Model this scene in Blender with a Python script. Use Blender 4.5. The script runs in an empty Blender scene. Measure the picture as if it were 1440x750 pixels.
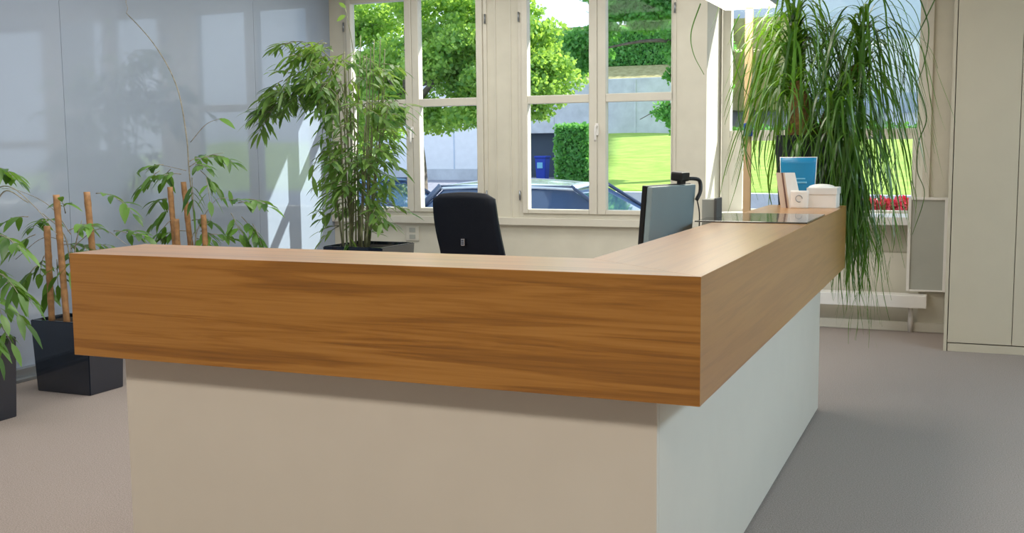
import bpy, bmesh, math, random
from mathutils import Vector, Matrix, Quaternion
R = random.Random(7)
C = bpy.context.scene.collection
V = Vector
# ------------------------------------------------------------------ camera model (image 1440 x 750)
F, PITCH, YAW, ROLL = 1540.94, 0.1087, 0.3986, -0.0095
CAM = V((0.591, -2.563, 1.412))

def ray(px, py):
    x, y = px - 720.0, py - 375.0
    c, s = math.cos(ROLL), math.sin(ROLL)
    x, y = c*x + s*y, -s*x + c*y
    xx, u = x/F, -y/F
    c, s = math.cos(PITCH), math.sin(PITCH)
    yy, zz = c + s*u, -s + c*u
    c, s = math.cos(YAW), math.sin(YAW)
    return V((c*xx - s*yy, s*xx + c*yy, zz))

def at(px, py, Y):
    """world point seen at a photo pixel when it stands at depth Y"""
    d = ray(px, py)
    return CAM + d*((Y - CAM.y)/d.y)

# ------------------------------------------------------------------ materials
def srgb(r, g, b):
    f = lambda v: (v/255/12.92) if v/255 <= 0.04045 else ((v/255+0.055)/1.055)**2.4
    return (f(r), f(g), f(b), 1)

def new_mat(name):
    m = bpy.data.materials.new(name)
    m.use_nodes = True
    nt = m.node_tree
    b = nt.nodes['Principled BSDF']
    return m, nt, b

def plain(name, col, rough=0.5, metal=0.0, var=0.04, scale=6.0, bump=0.0, bscale=200, coat=0, spec=0.5):
    m, nt, b = new_mat(name)
    b.inputs['Roughness'].default_value = rough
    b.inputs['Metallic'].default_value = metal
    b.inputs['Coat Weight'].default_value = coat
    b.inputs['Specular IOR Level'].default_value = spec
    tc = nt.nodes.new('ShaderNodeTexCoord')
    n = nt.nodes.new('ShaderNodeTexNoise'); n.inputs['Scale'].default_value = scale; n.inputs['Detail'].default_value = 4
    nt.links.new(tc.outputs['Object'], n.inputs['Vector'])
    r = nt.nodes.new('ShaderNodeValToRGB')
    c = srgb(*col)
    r.color_ramp.elements[0].position = 0.3; r.color_ramp.elements[1].position = 0.7
    r.color_ramp.elements[0].color = tuple(v*(1-var) for v in c[:3]) + (1,)
    r.color_ramp.elements[1].color = tuple(min(1, v*(1+var)) for v in c[:3]) + (1,)
    nt.links.new(n.outputs['Fac'], r.inputs['Fac'])
    nt.links.new(r.outputs['Color'], b.inputs['Base Color'])
    if bump:
        n2 = nt.nodes.new('ShaderNodeTexNoise'); n2.inputs['Scale'].default_value = bscale; n2.inputs['Detail'].default_value = 3
        nt.links.new(tc.outputs['Object'], n2.inputs['Vector'])
        bp = nt.nodes.new('ShaderNodeBump'); bp.inputs['Strength'].default_value = bump; bp.inputs['Distance'].default_value = 0.01
        nt.links.new(n2.outputs['Fac'], bp.inputs['Height'])
        nt.links.new(bp.outputs['Normal'], b.inputs['Normal'])
    return m

def two_tone(name, c1, c2, scale, rough=0.9, bump=0.3, detail=8, dist=0.01, lo=.35, hi=.65, stretch=(1,1,1)):
    m, nt, b = new_mat(name)
    b.inputs['Roughness'].default_value = rough
    tc = nt.nodes.new('ShaderNodeTexCoord')
    mp = nt.nodes.new('ShaderNodeMapping'); mp.inputs['Scale'].default_value = stretch
    nt.links.new(tc.outputs['Object'], mp.inputs['Vector'])
    n = nt.nodes.new('ShaderNodeTexNoise'); n.inputs['Scale'].default_value = scale; n.inputs['Detail'].default_value = detail
    n.inputs['Roughness'].default_value = 0.7
    nt.links.new(mp.outputs['Vector'], n.inputs['Vector'])
    r = nt.nodes.new('ShaderNodeValToRGB')
    r.color_ramp.elements[0].position = lo; r.color_ramp.elements[1].position = hi
    r.color_ramp.elements[0].color = srgb(*c1); r.color_ramp.elements[1].color = srgb(*c2)
    nt.links.new(n.outputs['Fac'], r.inputs['Fac']); nt.links.new(r.outputs['Color'], b.inputs['Base Color'])
    if bump:
        bp = nt.nodes.new('ShaderNodeBump'); bp.inputs['Strength'].default_value = bump; bp.inputs['Distance'].default_value = dist
        nt.links.new(n.outputs['Fac'], bp.inputs['Height']); nt.links.new(bp.outputs['Normal'], b.inputs['Normal'])
    return m

def wood(name, along, dark=(116, 72, 22), mid=(160, 107, 38), light=(185, 132, 62), seed=0.0, rough=0.33):
    """oak veneer, grain running along the given axis"""
    m, nt, b = new_mat(name)
    b.inputs['Roughness'].default_value = rough
    b.inputs['Coat Weight'].default_value = .6; b.inputs['Coat Roughness'].default_value = .28
    tc = nt.nodes.new('ShaderNodeTexCoord')
    mp = nt.nodes.new('ShaderNodeMapping')
    mp.inputs['Scale'].default_value = (0.42, 12, 12) if along == 'X' else (12, 0.42, 12)
    mp.inputs['Location'].default_value = (seed, seed*1.7, seed*.6)
    nt.links.new(tc.outputs['Object'], mp.inputs['Vector'])
    n = nt.nodes.new('ShaderNodeTexNoise'); n.inputs['Scale'].default_value = 2.0; n.inputs['Detail'].default_value = 5
    n.inputs['Roughness'].default_value = .6; n.inputs['Distortion'].default_value = 0.9
    nt.links.new(mp.outputs['Vector'], n.inputs['Vector'])
    mp2 = nt.nodes.new('ShaderNodeMapping')
    mp2.inputs['Scale'].default_value = (3, 140, 140) if along == 'X' else (140, 3, 140)
    nt.links.new(tc.outputs['Object'], mp2.inputs['Vector'])
    n2 = nt.nodes.new('ShaderNodeTexNoise'); n2.inputs['Scale'].default_value = 1.0; n2.inputs['Detail'].default_value = 3
    nt.links.new(mp2.outputs['Vector'], n2.inputs['Vector'])
    # ring pattern: sine of the stretched noise gives the cathedral figure
    mul = nt.nodes.new('ShaderNodeMath'); mul.operation = 'MULTIPLY'; mul.inputs[1].default_value = 26
    nt.links.new(n.outputs['Fac'], mul.inputs[0])
    sn = nt.nodes.new('ShaderNodeMath'); sn.operation = 'SINE'
    nt.links.new(mul.outputs[0], sn.inputs[0])
    a = nt.nodes.new('ShaderNodeMath'); a.operation = 'MULTIPLY_ADD'; a.inputs[1].default_value = 0.06
    nt.links.new(sn.outputs[0], a.inputs[0])
    a2 = nt.nodes.new('ShaderNodeMath'); a2.operation = 'MULTIPLY_ADD'; a2.inputs[1].default_value = 0.42
    nt.links.new(n2.outputs['Fac'], a2.inputs[0])
    nt.links.new(n.outputs['Fac'], a2.inputs[2])
    nt.links.new(a2.outputs[0], a.inputs[2])
    r = nt.nodes.new('ShaderNodeValToRGB')
    r.color_ramp.elements[0].position = 0.40; r.color_ramp.elements[0].color = srgb(*dark)
    r.color_ramp.elements[1].position = 1.0; r.color_ramp.elements[1].color = srgb(*light)
    e = r.color_ramp.elements.new(0.66); e.color = srgb(*mid)
    nt.links.new(a.outputs[0], r.inputs['Fac']); nt.links.new(r.outputs['Color'], b.inputs['Base Color'])
    bp = nt.nodes.new('ShaderNodeBump'); bp.inputs['Strength'].default_value = 0.08; bp.inputs['Distance'].default_value = 0.002
    nt.links.new(n2.outputs['Fac'], bp.inputs['Height']); nt.links.new(bp.outputs['Normal'], b.inputs['Normal'])
    return m

def leafmat(name, dark, light, trans, tfac=0.35, rough=0.35):
    """leaf: diffuse + translucent + sheen, each leaf its own tint"""
    m = bpy.data.materials.new(name); m.use_nodes = True
    nt = m.node_tree; nt.nodes.clear()
    out = nt.nodes.new('ShaderNodeOutputMaterial')
    geo = nt.nodes.new('ShaderNodeNewGeometry')
    r = nt.nodes.new('ShaderNodeValToRGB')
    r.color_ramp.elements[0].color = srgb(*dark); r.color_ramp.elements[1].color = srgb(*light)
    nt.links.new(geo.outputs['Random Per Island'], r.inputs['Fac'])
    p = nt.nodes.new('ShaderNodeBsdfPrincipled'); p.inputs['Roughness'].default_value = rough
    nt.links.new(r.outputs['Color'], p.inputs['Base Color'])
    t = nt.nodes.new('ShaderNodeBsdfTranslucent'); t.inputs['Color'].default_value = srgb(*trans)
    mx = nt.nodes.new('ShaderNodeMixShader'); mx.inputs['Fac'].default_value = tfac
    nt.links.new(p.outputs[0], mx.inputs[1]); nt.links.new(t.outputs[0], mx.inputs[2])
    nt.links.new(mx.outputs[0], out.inputs['Surface'])
    return m

def glass(name, tint=(0.94, 0.97, 0.96), refl=0.09):
    m = bpy.data.materials.new(name); m.use_nodes = True
    nt = m.node_tree; nt.nodes.clear()
    out = nt.nodes.new('ShaderNodeOutputMaterial')
    tr = nt.nodes.new('ShaderNodeBsdfTransparent'); tr.inputs['Color'].default_value = tint + (1,)
    gl = nt.nodes.new('ShaderNodeBsdfGlossy'); gl.inputs['Roughness'].default_value = 0.02
    lw = nt.nodes.new('ShaderNodeLayerWeight'); lw.inputs['Blend'].default_value = .5
    pw = nt.nodes.new('ShaderNodeMath'); pw.operation = 'POWER'; pw.inputs[1].default_value = 5
    ma = nt.nodes.new('ShaderNodeMath'); ma.operation = 'MULTIPLY_ADD'; ma.inputs[1].default_value = .9; ma.inputs[2].default_value = .008
    nt.links.new(lw.outputs['Facing'], pw.inputs[0]); nt.links.new(pw.outputs[0], ma.inputs[0])
    mx = nt.nodes.new('ShaderNodeMixShader')
    nt.links.new(ma.outputs[0], mx.inputs['Fac'])
    nt.links.new(tr.outputs[0], mx.inputs[1]); nt.links.new(gl.outputs[0], mx.inputs[2])
    nt.links.new(mx.outputs[0], out.inputs['Surface'])
    return m

def emit(name, col, s):
    m = bpy.data.materials.new(name); m.use_nodes = True
    nt = m.node_tree; nt.nodes.clear()
    out = nt.nodes.new('ShaderNodeOutputMaterial'); e = nt.nodes.new('ShaderNodeEmission')
    e.inputs['Color'].default_value = srgb(*col); e.inputs['Strength'].default_value = s
    nt.links.new(e.outputs[0], out.inputs['Surface'])
    return m

M = {}
M['wall'] = plain('white_plaster', (208, 204, 189), .8, bump=.05, bscale=120)
M['ceil'] = plain('ceiling_paint', (225, 222, 215), .9)
M['frame'] = plain('window_paint', (209, 205, 192), .45)
M['carpet'] = two_tone('grey_carpet', (127, 117, 111), (167, 156, 150), 190, .95, .5, 4, .006)
M['panel'] = plain('lacquered_glass', (152, 164, 182), .06, var=.03, scale=1.2, coat=.6)
M['alu'] = plain('brushed_aluminium', (150, 155, 160), .35, .8)
M['woodx'] = wood('oak_grain_lengthwise', 'X')
M['woody'] = wood('oak_grain_wing', 'Y', (148, 98, 46), (168, 116, 58), (180, 130, 70), 3.1)  # same oak in lighter tones, daylight on the wing put into the colour
M['basew'] = plain('cream_laminate', (216, 210, 200), .5, var=.015)
M['cab'] = plain('cabinet_laminate', (206, 194, 172), .55, var=.015)
M['shadow_gap'] = plain('plinth_grey', (92, 90, 88), .7)
M['steel'] = plain('dark_glass_plate', (74, 76, 74), .16, .35, coat=.5)
M['black'] = plain('matt_black_pot', (14, 27, 44), .22, coat=1)
M['navy'] = plain('dark_pot', (22, 36, 50), .3, coat=.2)
M['leather'] = plain('black_leather', (5, 13, 26), .5, spec=.25, bump=.15, bscale=260)
M['plastic'] = plain('black_plastic', (16, 18, 20), .4)
M['chrome'] = plain('chrome', (200, 200, 205), .15, 1)
M['greyplastic'] = plain('grey_monitor_shell', (128, 146, 152), .35)
M['bezel'] = plain('monitor_bezel', (18, 20, 22), .3)
M['soil'] = two_tone('potting_soil', (30, 22, 16), (66, 50, 38), 60, .95, .8)
M['bamboo'] = plain('bamboo_stake', (166, 124, 82), .5, var=.3, scale=30)
M['stem'] = plain('green_stem', (96, 112, 62), .6, var=.3, scale=20)
M['twig'] = plain('grey_twig', (150, 146, 132), .7, var=.3, scale=40)
M['cane'] = plain('palm_cane', (120, 124, 92), .6, var=.4, scale=16)
M['leafA'] = leafmat('umbrella_leaf', (38, 78, 34), (112, 156, 72), (140, 190, 60), .3)
M['leafB'] = leafmat('palm_leaflet', (40, 84, 48), (124, 160, 84), (160, 200, 80), .38)
M['leafC'] = leafmat('ponytail_leaf', (14, 46, 26), (84, 126, 50), (136, 190, 40), .3, .28)
M['bark'] = two_tone('ponytail_bark', (84, 58, 34), (150, 112, 68), 30, .9, .8)
M['paper'] = plain('white_card', (236, 232, 226), .6)
M['blue'] = plain('blue_print', (24, 130, 178), .35)
M['pblue'] = plain('pale_blue_print', (120, 190, 222), .4)
M['beige'] = plain('printed_beige', (212, 190, 170), .6)
M['brown'] = plain('printed_brown', (110, 78, 68), .6)
M['lampglow'] = emit('lamp_diffuser_glow', (255, 250, 228), 3.0)
M['birch'] = plain('birch_pole', (206, 176, 138), .5)
M['tagblue'] = plain('blue_tag', (30, 72, 170), .35)
M['greypanel'] = plain('grey_panel', (166, 168, 160), .6)
M['white'] = plain('white_lacquer', (228, 226, 222), .4)
M['glass'] = glass('window_glass')
# outdoors
M['asphalt'] = two_tone('asphalt', (128, 126, 140), (160, 158, 168), 12, .9, .1)
M['lawn'] = two_tone('sunny_lawn', (126, 158, 56), (176, 202, 92), 3.5, .95, .4, 10, .05, .3, .7, (.6, 1, 1))
M['concrete'] = two_tone('concrete', (186, 188, 194), (212, 214, 220), 1.6, .9, .1)
M['house'] = plain('white_render', (236, 236, 240), .8)
M['houseglass'] = plain('house_glazing', (186, 198, 214), .3)
M['housegrey'] = plain('grey_blue_cladding', (196, 206, 222), .6)
M['dry'] = two_tone('dry_grass', (150, 140, 90), (190, 178, 130), 6, .95, .3)
M['leafT'] = leafmat('sunny_tree_leaf', (56, 118, 60), (170, 206, 104), (196, 228, 92), .48, .5)
M['leafT2'] = leafmat('shade_tree_leaf', (72, 136, 70), (132, 184, 110), (140, 206, 90), .45, .5)
M['leafH'] = leafmat('hedge_leaf', (84, 152, 84), (134, 194, 112), (150, 214, 90), .4, .5)
M['trunk'] = two_tone('tree_bark', (88, 78, 70), (132, 120, 108), 14, .9, .6)
M['silver'] = plain('silver_blue_paint', (214, 224, 236), .2, .3, coat=1)
M['bluepaint'] = plain('blue_car_paint', (120, 154, 206), .25, .2, coat=1)
M['carglass'] = plain('car_glass', (62, 84, 120), .05, coat=1)
M['pillar'] = plain('dark_car_pillar', (60, 74, 100), .4)
M['rubber'] = plain('tyre_rubber', (22, 22, 24), .8)
M['binblue'] = plain('blue_bin', (22, 60, 170), .5)
M['gateshade'] = plain('painted_gateway_shade', (74, 86, 100), .8)  # shade inside the gateway, put into the colour of its back panel
M['red'] = leafmat('red_petals', (190, 30, 56), (236, 90, 110), (230, 60, 80), .2)

# ------------------------------------------------------------------ mesh helpers
def new(): return bmesh.new()

def box(bm, x0, x1, y0, y1, z0, z1, bev=0.0, seg=2, mat=0):
    b = bmesh.new()
    vs = [b.verts.new((x, y, z)) for x in (x0, x1) for y in (y0, y1) for z in (z0, z1)]
    for f in ((0,1,3,2),(4,6,7,5),(0,4,5,1),(2,3,7,6),(0,2,6,4),(1,5,7,3)):
        b.faces.new([vs[i] for i in f])
    if bev:
        bmesh.ops.bevel(b, geom=b.edges[:], offset=bev, segments=seg, profile=.6, affect='EDGES')
    merge(bm, b, mat)

def merge(bm, b, mat=0, mtx=None):
    if mtx is not None: bmesh.ops.transform(b, matrix=mtx, verts=b.verts[:])
    bmesh.ops.recalc_face_normals(b, faces=b.faces[:])
    mp = {v: bm.verts.new(v.co) for v in b.verts}
    for f in b.faces:
        try:
            nf = bm.faces.new([mp[v] for v in f.verts]); nf.material_index = mat; nf.smooth = f.smooth
        except ValueError: pass
    b.free()

def frustum(bm, cx, cy, z0, z1, w0, d0, w1, d1, bev=.006, open_top=False, wall=.02, depth=.05):
    """square tapered planter, hollow at the top"""
    b = bmesh.new()
    def ring(w, d, z): return [b.verts.new((cx+sx*w/2, cy+sy*d/2, z)) for sx, sy in ((-1,-1),(1,-1),(1,1),(-1,1))]
    rs = [ring(w0, d0, z0), ring(w1, d1, z1)]
    if open_top:
        rs += [ring(w1-2*wall, d1-2*wall, z1), ring(w1-2*wall-.01, d1-2*wall-.01, z1-depth)]
    b.faces.new(rs[0][::-1])
    for a, c in zip(rs, rs[1:]):
        for i in range(4): b.faces.new((a[i], a[(i+1)%4], c[(i+1)%4], c[i]))
    b.faces.new(rs[-1])
    if bev: bmesh.ops.bevel(b, geom=[e for e in b.edges], offset=bev, segments=2, affect='EDGES')
    merge(bm, b)

def tube(bm, pts, rad, seg=8, cap=True):
    pts = [V(p) for p in pts]
    if not isinstance(rad, (list, tuple)): rad = [rad]*len(pts)
    t0 = (pts[1]-pts[0]).normalized()
    n = t0.orthogonal().normalized()
    rings = []
    for i, p in enumerate(pts):
        t = (pts[min(i+1, len(pts)-1)] - pts[max(i-1, 0)])
        t = t.normalized() if t.length > 1e-9 else t0
        n = (n - t*n.dot(t)); n = n.normalized() if n.length > 1e-6 else t.orthogonal().normalized()
        bi = t.cross(n)
        rings.append([bm.verts.new(p + (n*math.cos(2*math.pi*k/seg) + bi*math.sin(2*math.pi*k/seg))*rad[i]) for k in range(seg)])
    for a, b in zip(rings, rings[1:]):
        for k in range(seg):
            f = bm.faces.new((a[k], a[(k+1)%seg], b[(k+1)%seg], b[k])); f.smooth = True
    if cap:
        bm.faces.new(rings[0][::-1]); bm.faces.new(rings[-1])

def lathe(bm, prof, cx=0, cy=0, seg=32):
    rings = []
    for r, z in prof:
        rings.append([bm.verts.new((cx+r*math.cos(2*math.pi*k/seg), cy+r*math.sin(2*math.pi*k/seg), z)) for k in range(seg)])
    for a, b in zip(rings, rings[1:]):
        for k in range(seg):
            f = bm.faces.new((a[k], a[(k+1)%seg], b[(k+1)%seg], b[k])); f.smooth = True
    bm.faces.new(rings[0][::-1]); bm.faces.new(rings[-1])

def bez(p0, p1, p2, n=10):
    p0, p1, p2 = V(p0), V(p1), V(p2)
    return [p0*(1-t)**2 + p1*2*t*(1-t) + p2*t*t for t in [i/n for i in range(n+1)]]

def spline(pts, n=6):
    pts = [V(p) for p in pts]
    out = []
    q = [pts[0]*2-pts[1]] + pts + [pts[-1]*2-pts[-2]]
    for i in range(1, len(q)-2):
        a, b, c, d = q[i-1], q[i], q[i+1], q[i+2]
        for k in range(n):
            t = k/n
            out.append(.5*((2*b)+(c-a)*t+(2*a-5*b+4*c-d)*t*t+(3*b-a-3*c+d)*t**3))
    out.append(pts[-1])
    return out

def obj(name, bm, mat, parent=None, loc=None, smooth=None):
    me = bpy.data.meshes.new(name)
    if parent is not None and loc is None:
        o_inv = parent.matrix_world.inverted()
    bm.normal_update()
    bm.to_mesh(me); bm.free()
    if smooth: 
        for p in me.polygons: p.use_smooth = True
    for mm in (mat if isinstance(mat, (list, tuple)) else [mat]): me.materials.append(mm)
    o = bpy.data.objects.new(name, me); C.objects.link(o)
    if parent is not None:
        o.parent = parent
        # geometry is given in world space (thing unrotated): undo the parent's offset
        w = world_loc(parent)
        me.transform(Matrix.Translation(-w))
    return o

LOCS = {}
def world_loc(o):
    w = V((0, 0, 0))
    while o is not None:
        w += o.location; o = o.parent
    return w

def thing(name, label, cat, loc=(0, 0, 0), group=None, kind=None):
    o = bpy.data.objects.new(name, None); C.objects.link(o)
    o.empty_display_size = .1
    o.location = loc
    if label: o['label'] = label
    if cat: o['category'] = cat
    if group: o['group'] = group
    if kind: o['kind'] = kind
    return o

def tag(o, label=None, cat=None, group=None, kind=None):
    if label: o['label'] = label
    if cat: o['category'] = cat
    if group: o['group'] = group
    if kind: o['kind'] = kind
    return o

def struct(name, bm, mat, label=None, cat=None):
    o = obj(name, bm, mat); o['kind'] = 'structure'
    if label: o['label'] = label
    if cat: o['category'] = cat
    return o

def sbox(name, mat, x0, x1, y0, y1, z0, z1, label=None, cat=None, bev=0):
    bm = new(); box(bm, x0, x1, y0, y1, z0, z1, bev); return struct(name, bm, mat, label, cat)

def pbox(name, mat, parent, x0, x1, y0, y1, z0, z1, bev=.002):
    bm = new(); box(bm, x0, x1, y0, y1, z0, z1, bev); return obj(name, bm, mat, parent)

def bend(o, mod=True):
    m = o.modifiers.new('soft', 'BEVEL'); m.width = .004; m.segments = 2

# ------------------------------------------------------------------ leaves
def leaf(bm, p, d, up, L, W, droop=.3, seg=4, fold=.18):
    """one pointed leaf: folded blade that droops along its length"""
    d = V(d).normalized(); up = V(up)
    side = d.cross(up)
    side = side.normalized() if side.length > 1e-4 else d.orthogonal().normalized()
    nrm = side.cross(d).normalized()
    rows = []
    for i in range(seg+1):
        t = i/seg
        w = W*.5*(math.sin(math.pi*min(1, t*.92+.06))**.8) if 0 < i < seg else W*.04
        c = V(p) + d*(L*t) - V((0, 0, 1))*(droop*L*t*t)
        rows.append([bm.verts.new(c - side*w + nrm*w*fold), bm.verts.new(c), bm.verts.new(c + side*w + nrm*w*fold)])
    for a, b in zip(rows, rows[1:]):
        for k in (0, 1):
            f = bm.faces.new((a[k], a[k+1], b[k+1], b[k])); f.smooth = True

def rdir(zlo=-.4, zhi=.5):
    a = R.uniform(0, 2*math.pi); z = R.uniform(zlo, zhi); c = math.sqrt(max(0, 1-z*z))
    return V((c*math.cos(a), c*math.sin(a), z))

def frond(lb, sb, p, d, n=7, L=.12, W=.036, rl=.22, droop=.5):
    """short twig with drooping leaflets along both sides"""
    d = V(d).normalized(); p = V(p)
    pts = [p + d*(rl*t) - V((0, 0, 1))*(.35*rl*t*t) for t in (0, .25, .5, .75, 1)]
    tube(sb, pts, [.0035, .003, .0026, .0022, .0016], 5)
    for k in range(n):
        t = .25 + .75*(k//2*2+1)/(n) if k < n-1 else 1
        t = min(t, 1)
        q = p + d*(rl*t) - V((0, 0, 1))*(.35*rl*t*t)
        sd = d.cross(V((0, 0, 1))); sd = sd.normalized() if sd.length > .01 else V((1, 0, 0))
        s = (-1 if k % 2 else 1)
        ld = d*R.uniform(.3, .8) + sd*s*R.uniform(.5, 1.0) - V((0, 0, 1))*R.uniform(-.15, .55)
        if k == n-1: ld = d - V((0, 0, 1))*R.uniform(.1, .6)
        leaf(lb, q, ld, V((0, 0, 1))+rdir()*.3, L*R.uniform(.75, 1.2), W*R.uniform(.8, 1.15), droop*R.uniform(.5, 1.2))

def fingers(lb, sb, p, d, n=7, L=.12, W=.034):
    """palmate whorl: leaflets spread from one point and hang"""
    p = V(p)
    for k in range(n):
        a = 2*math.pi*k/n + R.uniform(-.3, .3)
        dd = V((math.cos(a), math.sin(a), R.uniform(-.35, .3))) + V(d)*.5
        leaf(lb, p, dd, V((0, 0, 1)), L*R.uniform(.8, 1.2), W*R.uniform(.85, 1.15), R.uniform(.25, .7))

# ================================================================== SETTING
XL, YW, XR, YB, ZC = -4.85, 6.14, 3.4, -6.2, 3.0
sbox('floor', M['carpet'], XL-.4, XR+.2, YB-.2, YW+.6, -.06, 0, 'grey brown carpet floor', 'floor')
sbox('ceiling', M['ceil'], XL-.4, XR+.2, YB-.2, YW+.6, ZC, ZC+.1, 'plain white ceiling above the reception room', 'ceiling')
sbox('wall_front', M['wall'], XL-.3, XR+.2, YB-.2, YB, 0, ZC)
sbox('wall_right', M['wall'], XR, XR+.2, YB, YW+.3, 0, ZC)

# left wall: lacquered glass panels with thin joints
wl = thing('wall_left', 'glossy blue grey panelled glass wall behind the potted plants', 'wall', kind='structure')
pbox('backing', M['panel'], wl, XL-.25, XL-.02, YB, YW+.3, 0, ZC, 0)
ys = [YB, -4.4, -2.6, -.8, 1.0, 2.92, 4.99, YW]
for a, b in zip(ys, ys[1:]):
    pbox('glass_panel', M['panel'], wl, XL-.02, XL, a+.0015, b-.0015, .07, ZC, .0008)
bm = new(); box(bm, XL-.02, XL+.09, YB, YW, 0, .022, .003); box(bm, XL-.02, XL+.045, YB, YW, .022, .075, .003)
struct('baseboard_left', bm, M['alu'], 'low aluminium rail along the foot of the glass wall', 'baseboard')

# window wall, built round the two windows and the niche
GB, TB, TT, GT = .883, 1.772, 1.840, 2.70           # glass bottom, transom bottom/top, glass top
W1, W2 = (-4.70, -3.285), (-2.995, -1.63)
NX0, NX1, NY = -1.385, .235, 6.62                  # deep niche round window 3
bm = new()
y0, y1 = YW, YW+.16
box(bm, XL-.3, W1[0], y0, y1, 0, ZC); box(bm, W1[1], W2[0], y0, y1, 0, ZC); box(bm, W2[1], NX0, y0, y1, 0, ZC)
box(bm, NX1, XR+.1, y0, y1, 0, ZC)
for w in (W1, W2):
    box(bm, w[0], w[1], y0, y1, 0, .81); box(bm, w[0], w[1], y0, y1, 2.79, ZC)
# niche: cheeks, apron, head
box(bm, NX0-.10, NX0, y1, NY+.16, 0, ZC); box(bm, NX1, NX1+.10, y1, NY+.16, 0, ZC)
box(bm, NX0, NX1, YW+.10, NY+.16, 0, .58); box(bm, NX0, NX1, YW+.22, NY+.16, .58, .80); box(bm, NX0, NX1, y0, NY+.16, 2.80, ZC)
struct('wall_window', bm, M['wall'], 'pale plaster wall holding the three tall windows', 'wall')

def frame_bars(bm, x0, x1, z0, z1, y0, y1, l, r, b, t, bev=.004):
    box(bm, x0, x0+l, y0, y1, z0, z1, bev); box(bm, x1-r, x1, y0, y1, z0, z1, bev)
    box(bm, x0+l, x1-r, y0, y1, z0, z0+b, bev); box(bm, x0+l, x1-r, y0, y1, z1-t, z1, bev)

def make_window(name, w, panes, label):
    t = thing(name, label, 'window', ((w[0]+w[1])/2, YW, .81), kind='structure')
    bm = new(); frame_bars(bm, w[0], w[1], .81, 2.79, YW-.012, YW+.13, .035, .035, .035, .04)
    mx = (panes[0][1]+panes[1][0])/2
    obj('window_frame', bm, M['frame'], t)
    for i, (a, b) in enumerate(panes):
        bm = new()
        xa = w[0]+.036 if i == 0 else mx+.0015
        xb = mx-.0015 if i == 0 else w[1]-.036
        frame_bars(bm, xa, xb, .846, 2.749, YW-.03, YW+.05, a-xa, xb-b, GB-.846, 2.749-GT, .006)
        box(bm, a, b, YW-.028, YW+.05, TB, TT, .006)
        s = obj('sash', bm, M['frame'], t)
        for z0, z1 in ((GB, TB), (TT, GT)):
            pbox('pane', M['glass'], s, a-.002, b+.002, YW+.018, YW+.022, z0-.002, z1+.002, 0)
    bm = new()                                     # lever handle on the meeting stile
    box(bm, mx-.014, mx+.014, YW-.04, YW-.03, 1.50, 1.60, .004)
    tube(bm, [(mx, YW-.04, 1.575), (mx, YW-.07, 1.575)], .009, 10)
    tube(bm, spline([(mx, YW-.07, 1.58), (mx-.002, YW-.075, 1.54), (mx-.004, YW-.072, 1.45)], 4), [.010]*8+[.008], 10)
    obj('handle', bm, M['white'], t)
    bm = new()                                     # hinge pins at the outer stiles
    for z in (1.0, 2.5):
        for x in (w[0]+.01, w[1]-.01): tube(bm, [(x, YW-.024, z-.04), (x, YW-.024, z+.04)], .008, 8)
    obj('hinge', bm, M['alu'], t)
    return t

make_window('window_1', W1, ((-4.615, -4.07), (-3.935, -3.38)), 'white double casement window nearest the glass wall, behind the bamboo palm')
make_window('window_2', W2, ((-2.907, -2.36), (-2.215, -1.66)), 'white double casement window in the middle looking onto the lawn')
# third window in its niche
t = thing('window_3', 'deep set window behind the ponytail palm', 'window', ((NX0+NX1)/2, NY, .8), kind='structure')
bm = new(); frame_bars(bm, NX0+.02, NX1-.005, .80, 2.80, NY, NY+.10, .07, .06, .05, .08)
box(bm, NX0+.09, NX1-.065, NY+.005, NY+.09, 1.475, 1.53, .004)
obj('window_frame', bm, M['frame'], t)
bm = new(); frame_bars(bm, NX0+.09, NX1-.065, .85, 1.475, NY-.01, NY+.06, .11, .03, .03, .03)
s = obj('sash', bm, M['frame'], t)
pbox('pane', M['glass'], s, NX0+.20, NX1-.095, NY+.03, NY+.034, .88, 1.445, 0)
pbox('pane', M['glass'], t, NX0+.09, NX1-.065, NY+.05, NY+.054, 1.53, 2.72, 0)
# sills and trims
bm = new(); box(bm, XL, NX0-.01, YW-.05, YW, .745, .81, .005)
struct('trim_1', bm, M['frame'], 'continuous white sill board under the two casement windows', 'window sill')
bm = new(); box(bm, NX0, NX1, YW-.01, NY, .80, .86, .004)
struct('trim_2', bm, M['white'], 'deep white sill board in the niche of the third window', 'window sill')
bm = new()
for x in (W1[1]+.075, W2[0]-.075): box(bm, x-.006, x+.006, YW-.006, YW, .81, ZC, .002)
struct('trim_3', bm, M['frame'], 'thin upright beading on the pier between the two casements', 'trim')
bm = new(); box(bm, NX1+.0, NX1+.055, YW-.02, YW+.0, .30, ZC, .004)
struct('trim_4', bm, M['frame'], 'white upright casing at the edge of the niche', 'trim')
bm = new(); box(bm, XL, XR, YW-.016, YW, 0, .07, .004); box(bm, XL, XR, YW-.02, YW, 0, .012, .002)
struct('baseboard_back', bm, M['frame'], 'low white skirting along the window wall', 'baseboard')

# wall socket plate
t = thing('wall_outlet', 'small pale outlet plate on the wall below the first window', 'outlet', (-4.035, YW, .59))
pbox('plate', M['frame'], t, -4.10, -3.97, YW-.012, YW, .585, .715, .003)
bm = new()
for z in (.62, .68): lathe_bm = None; box(bm, -4.065, -4.005, YW-.016, YW-.012, z-.02, z+.02, .002)
obj('socket', bm, M['greypanel'], t)

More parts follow.
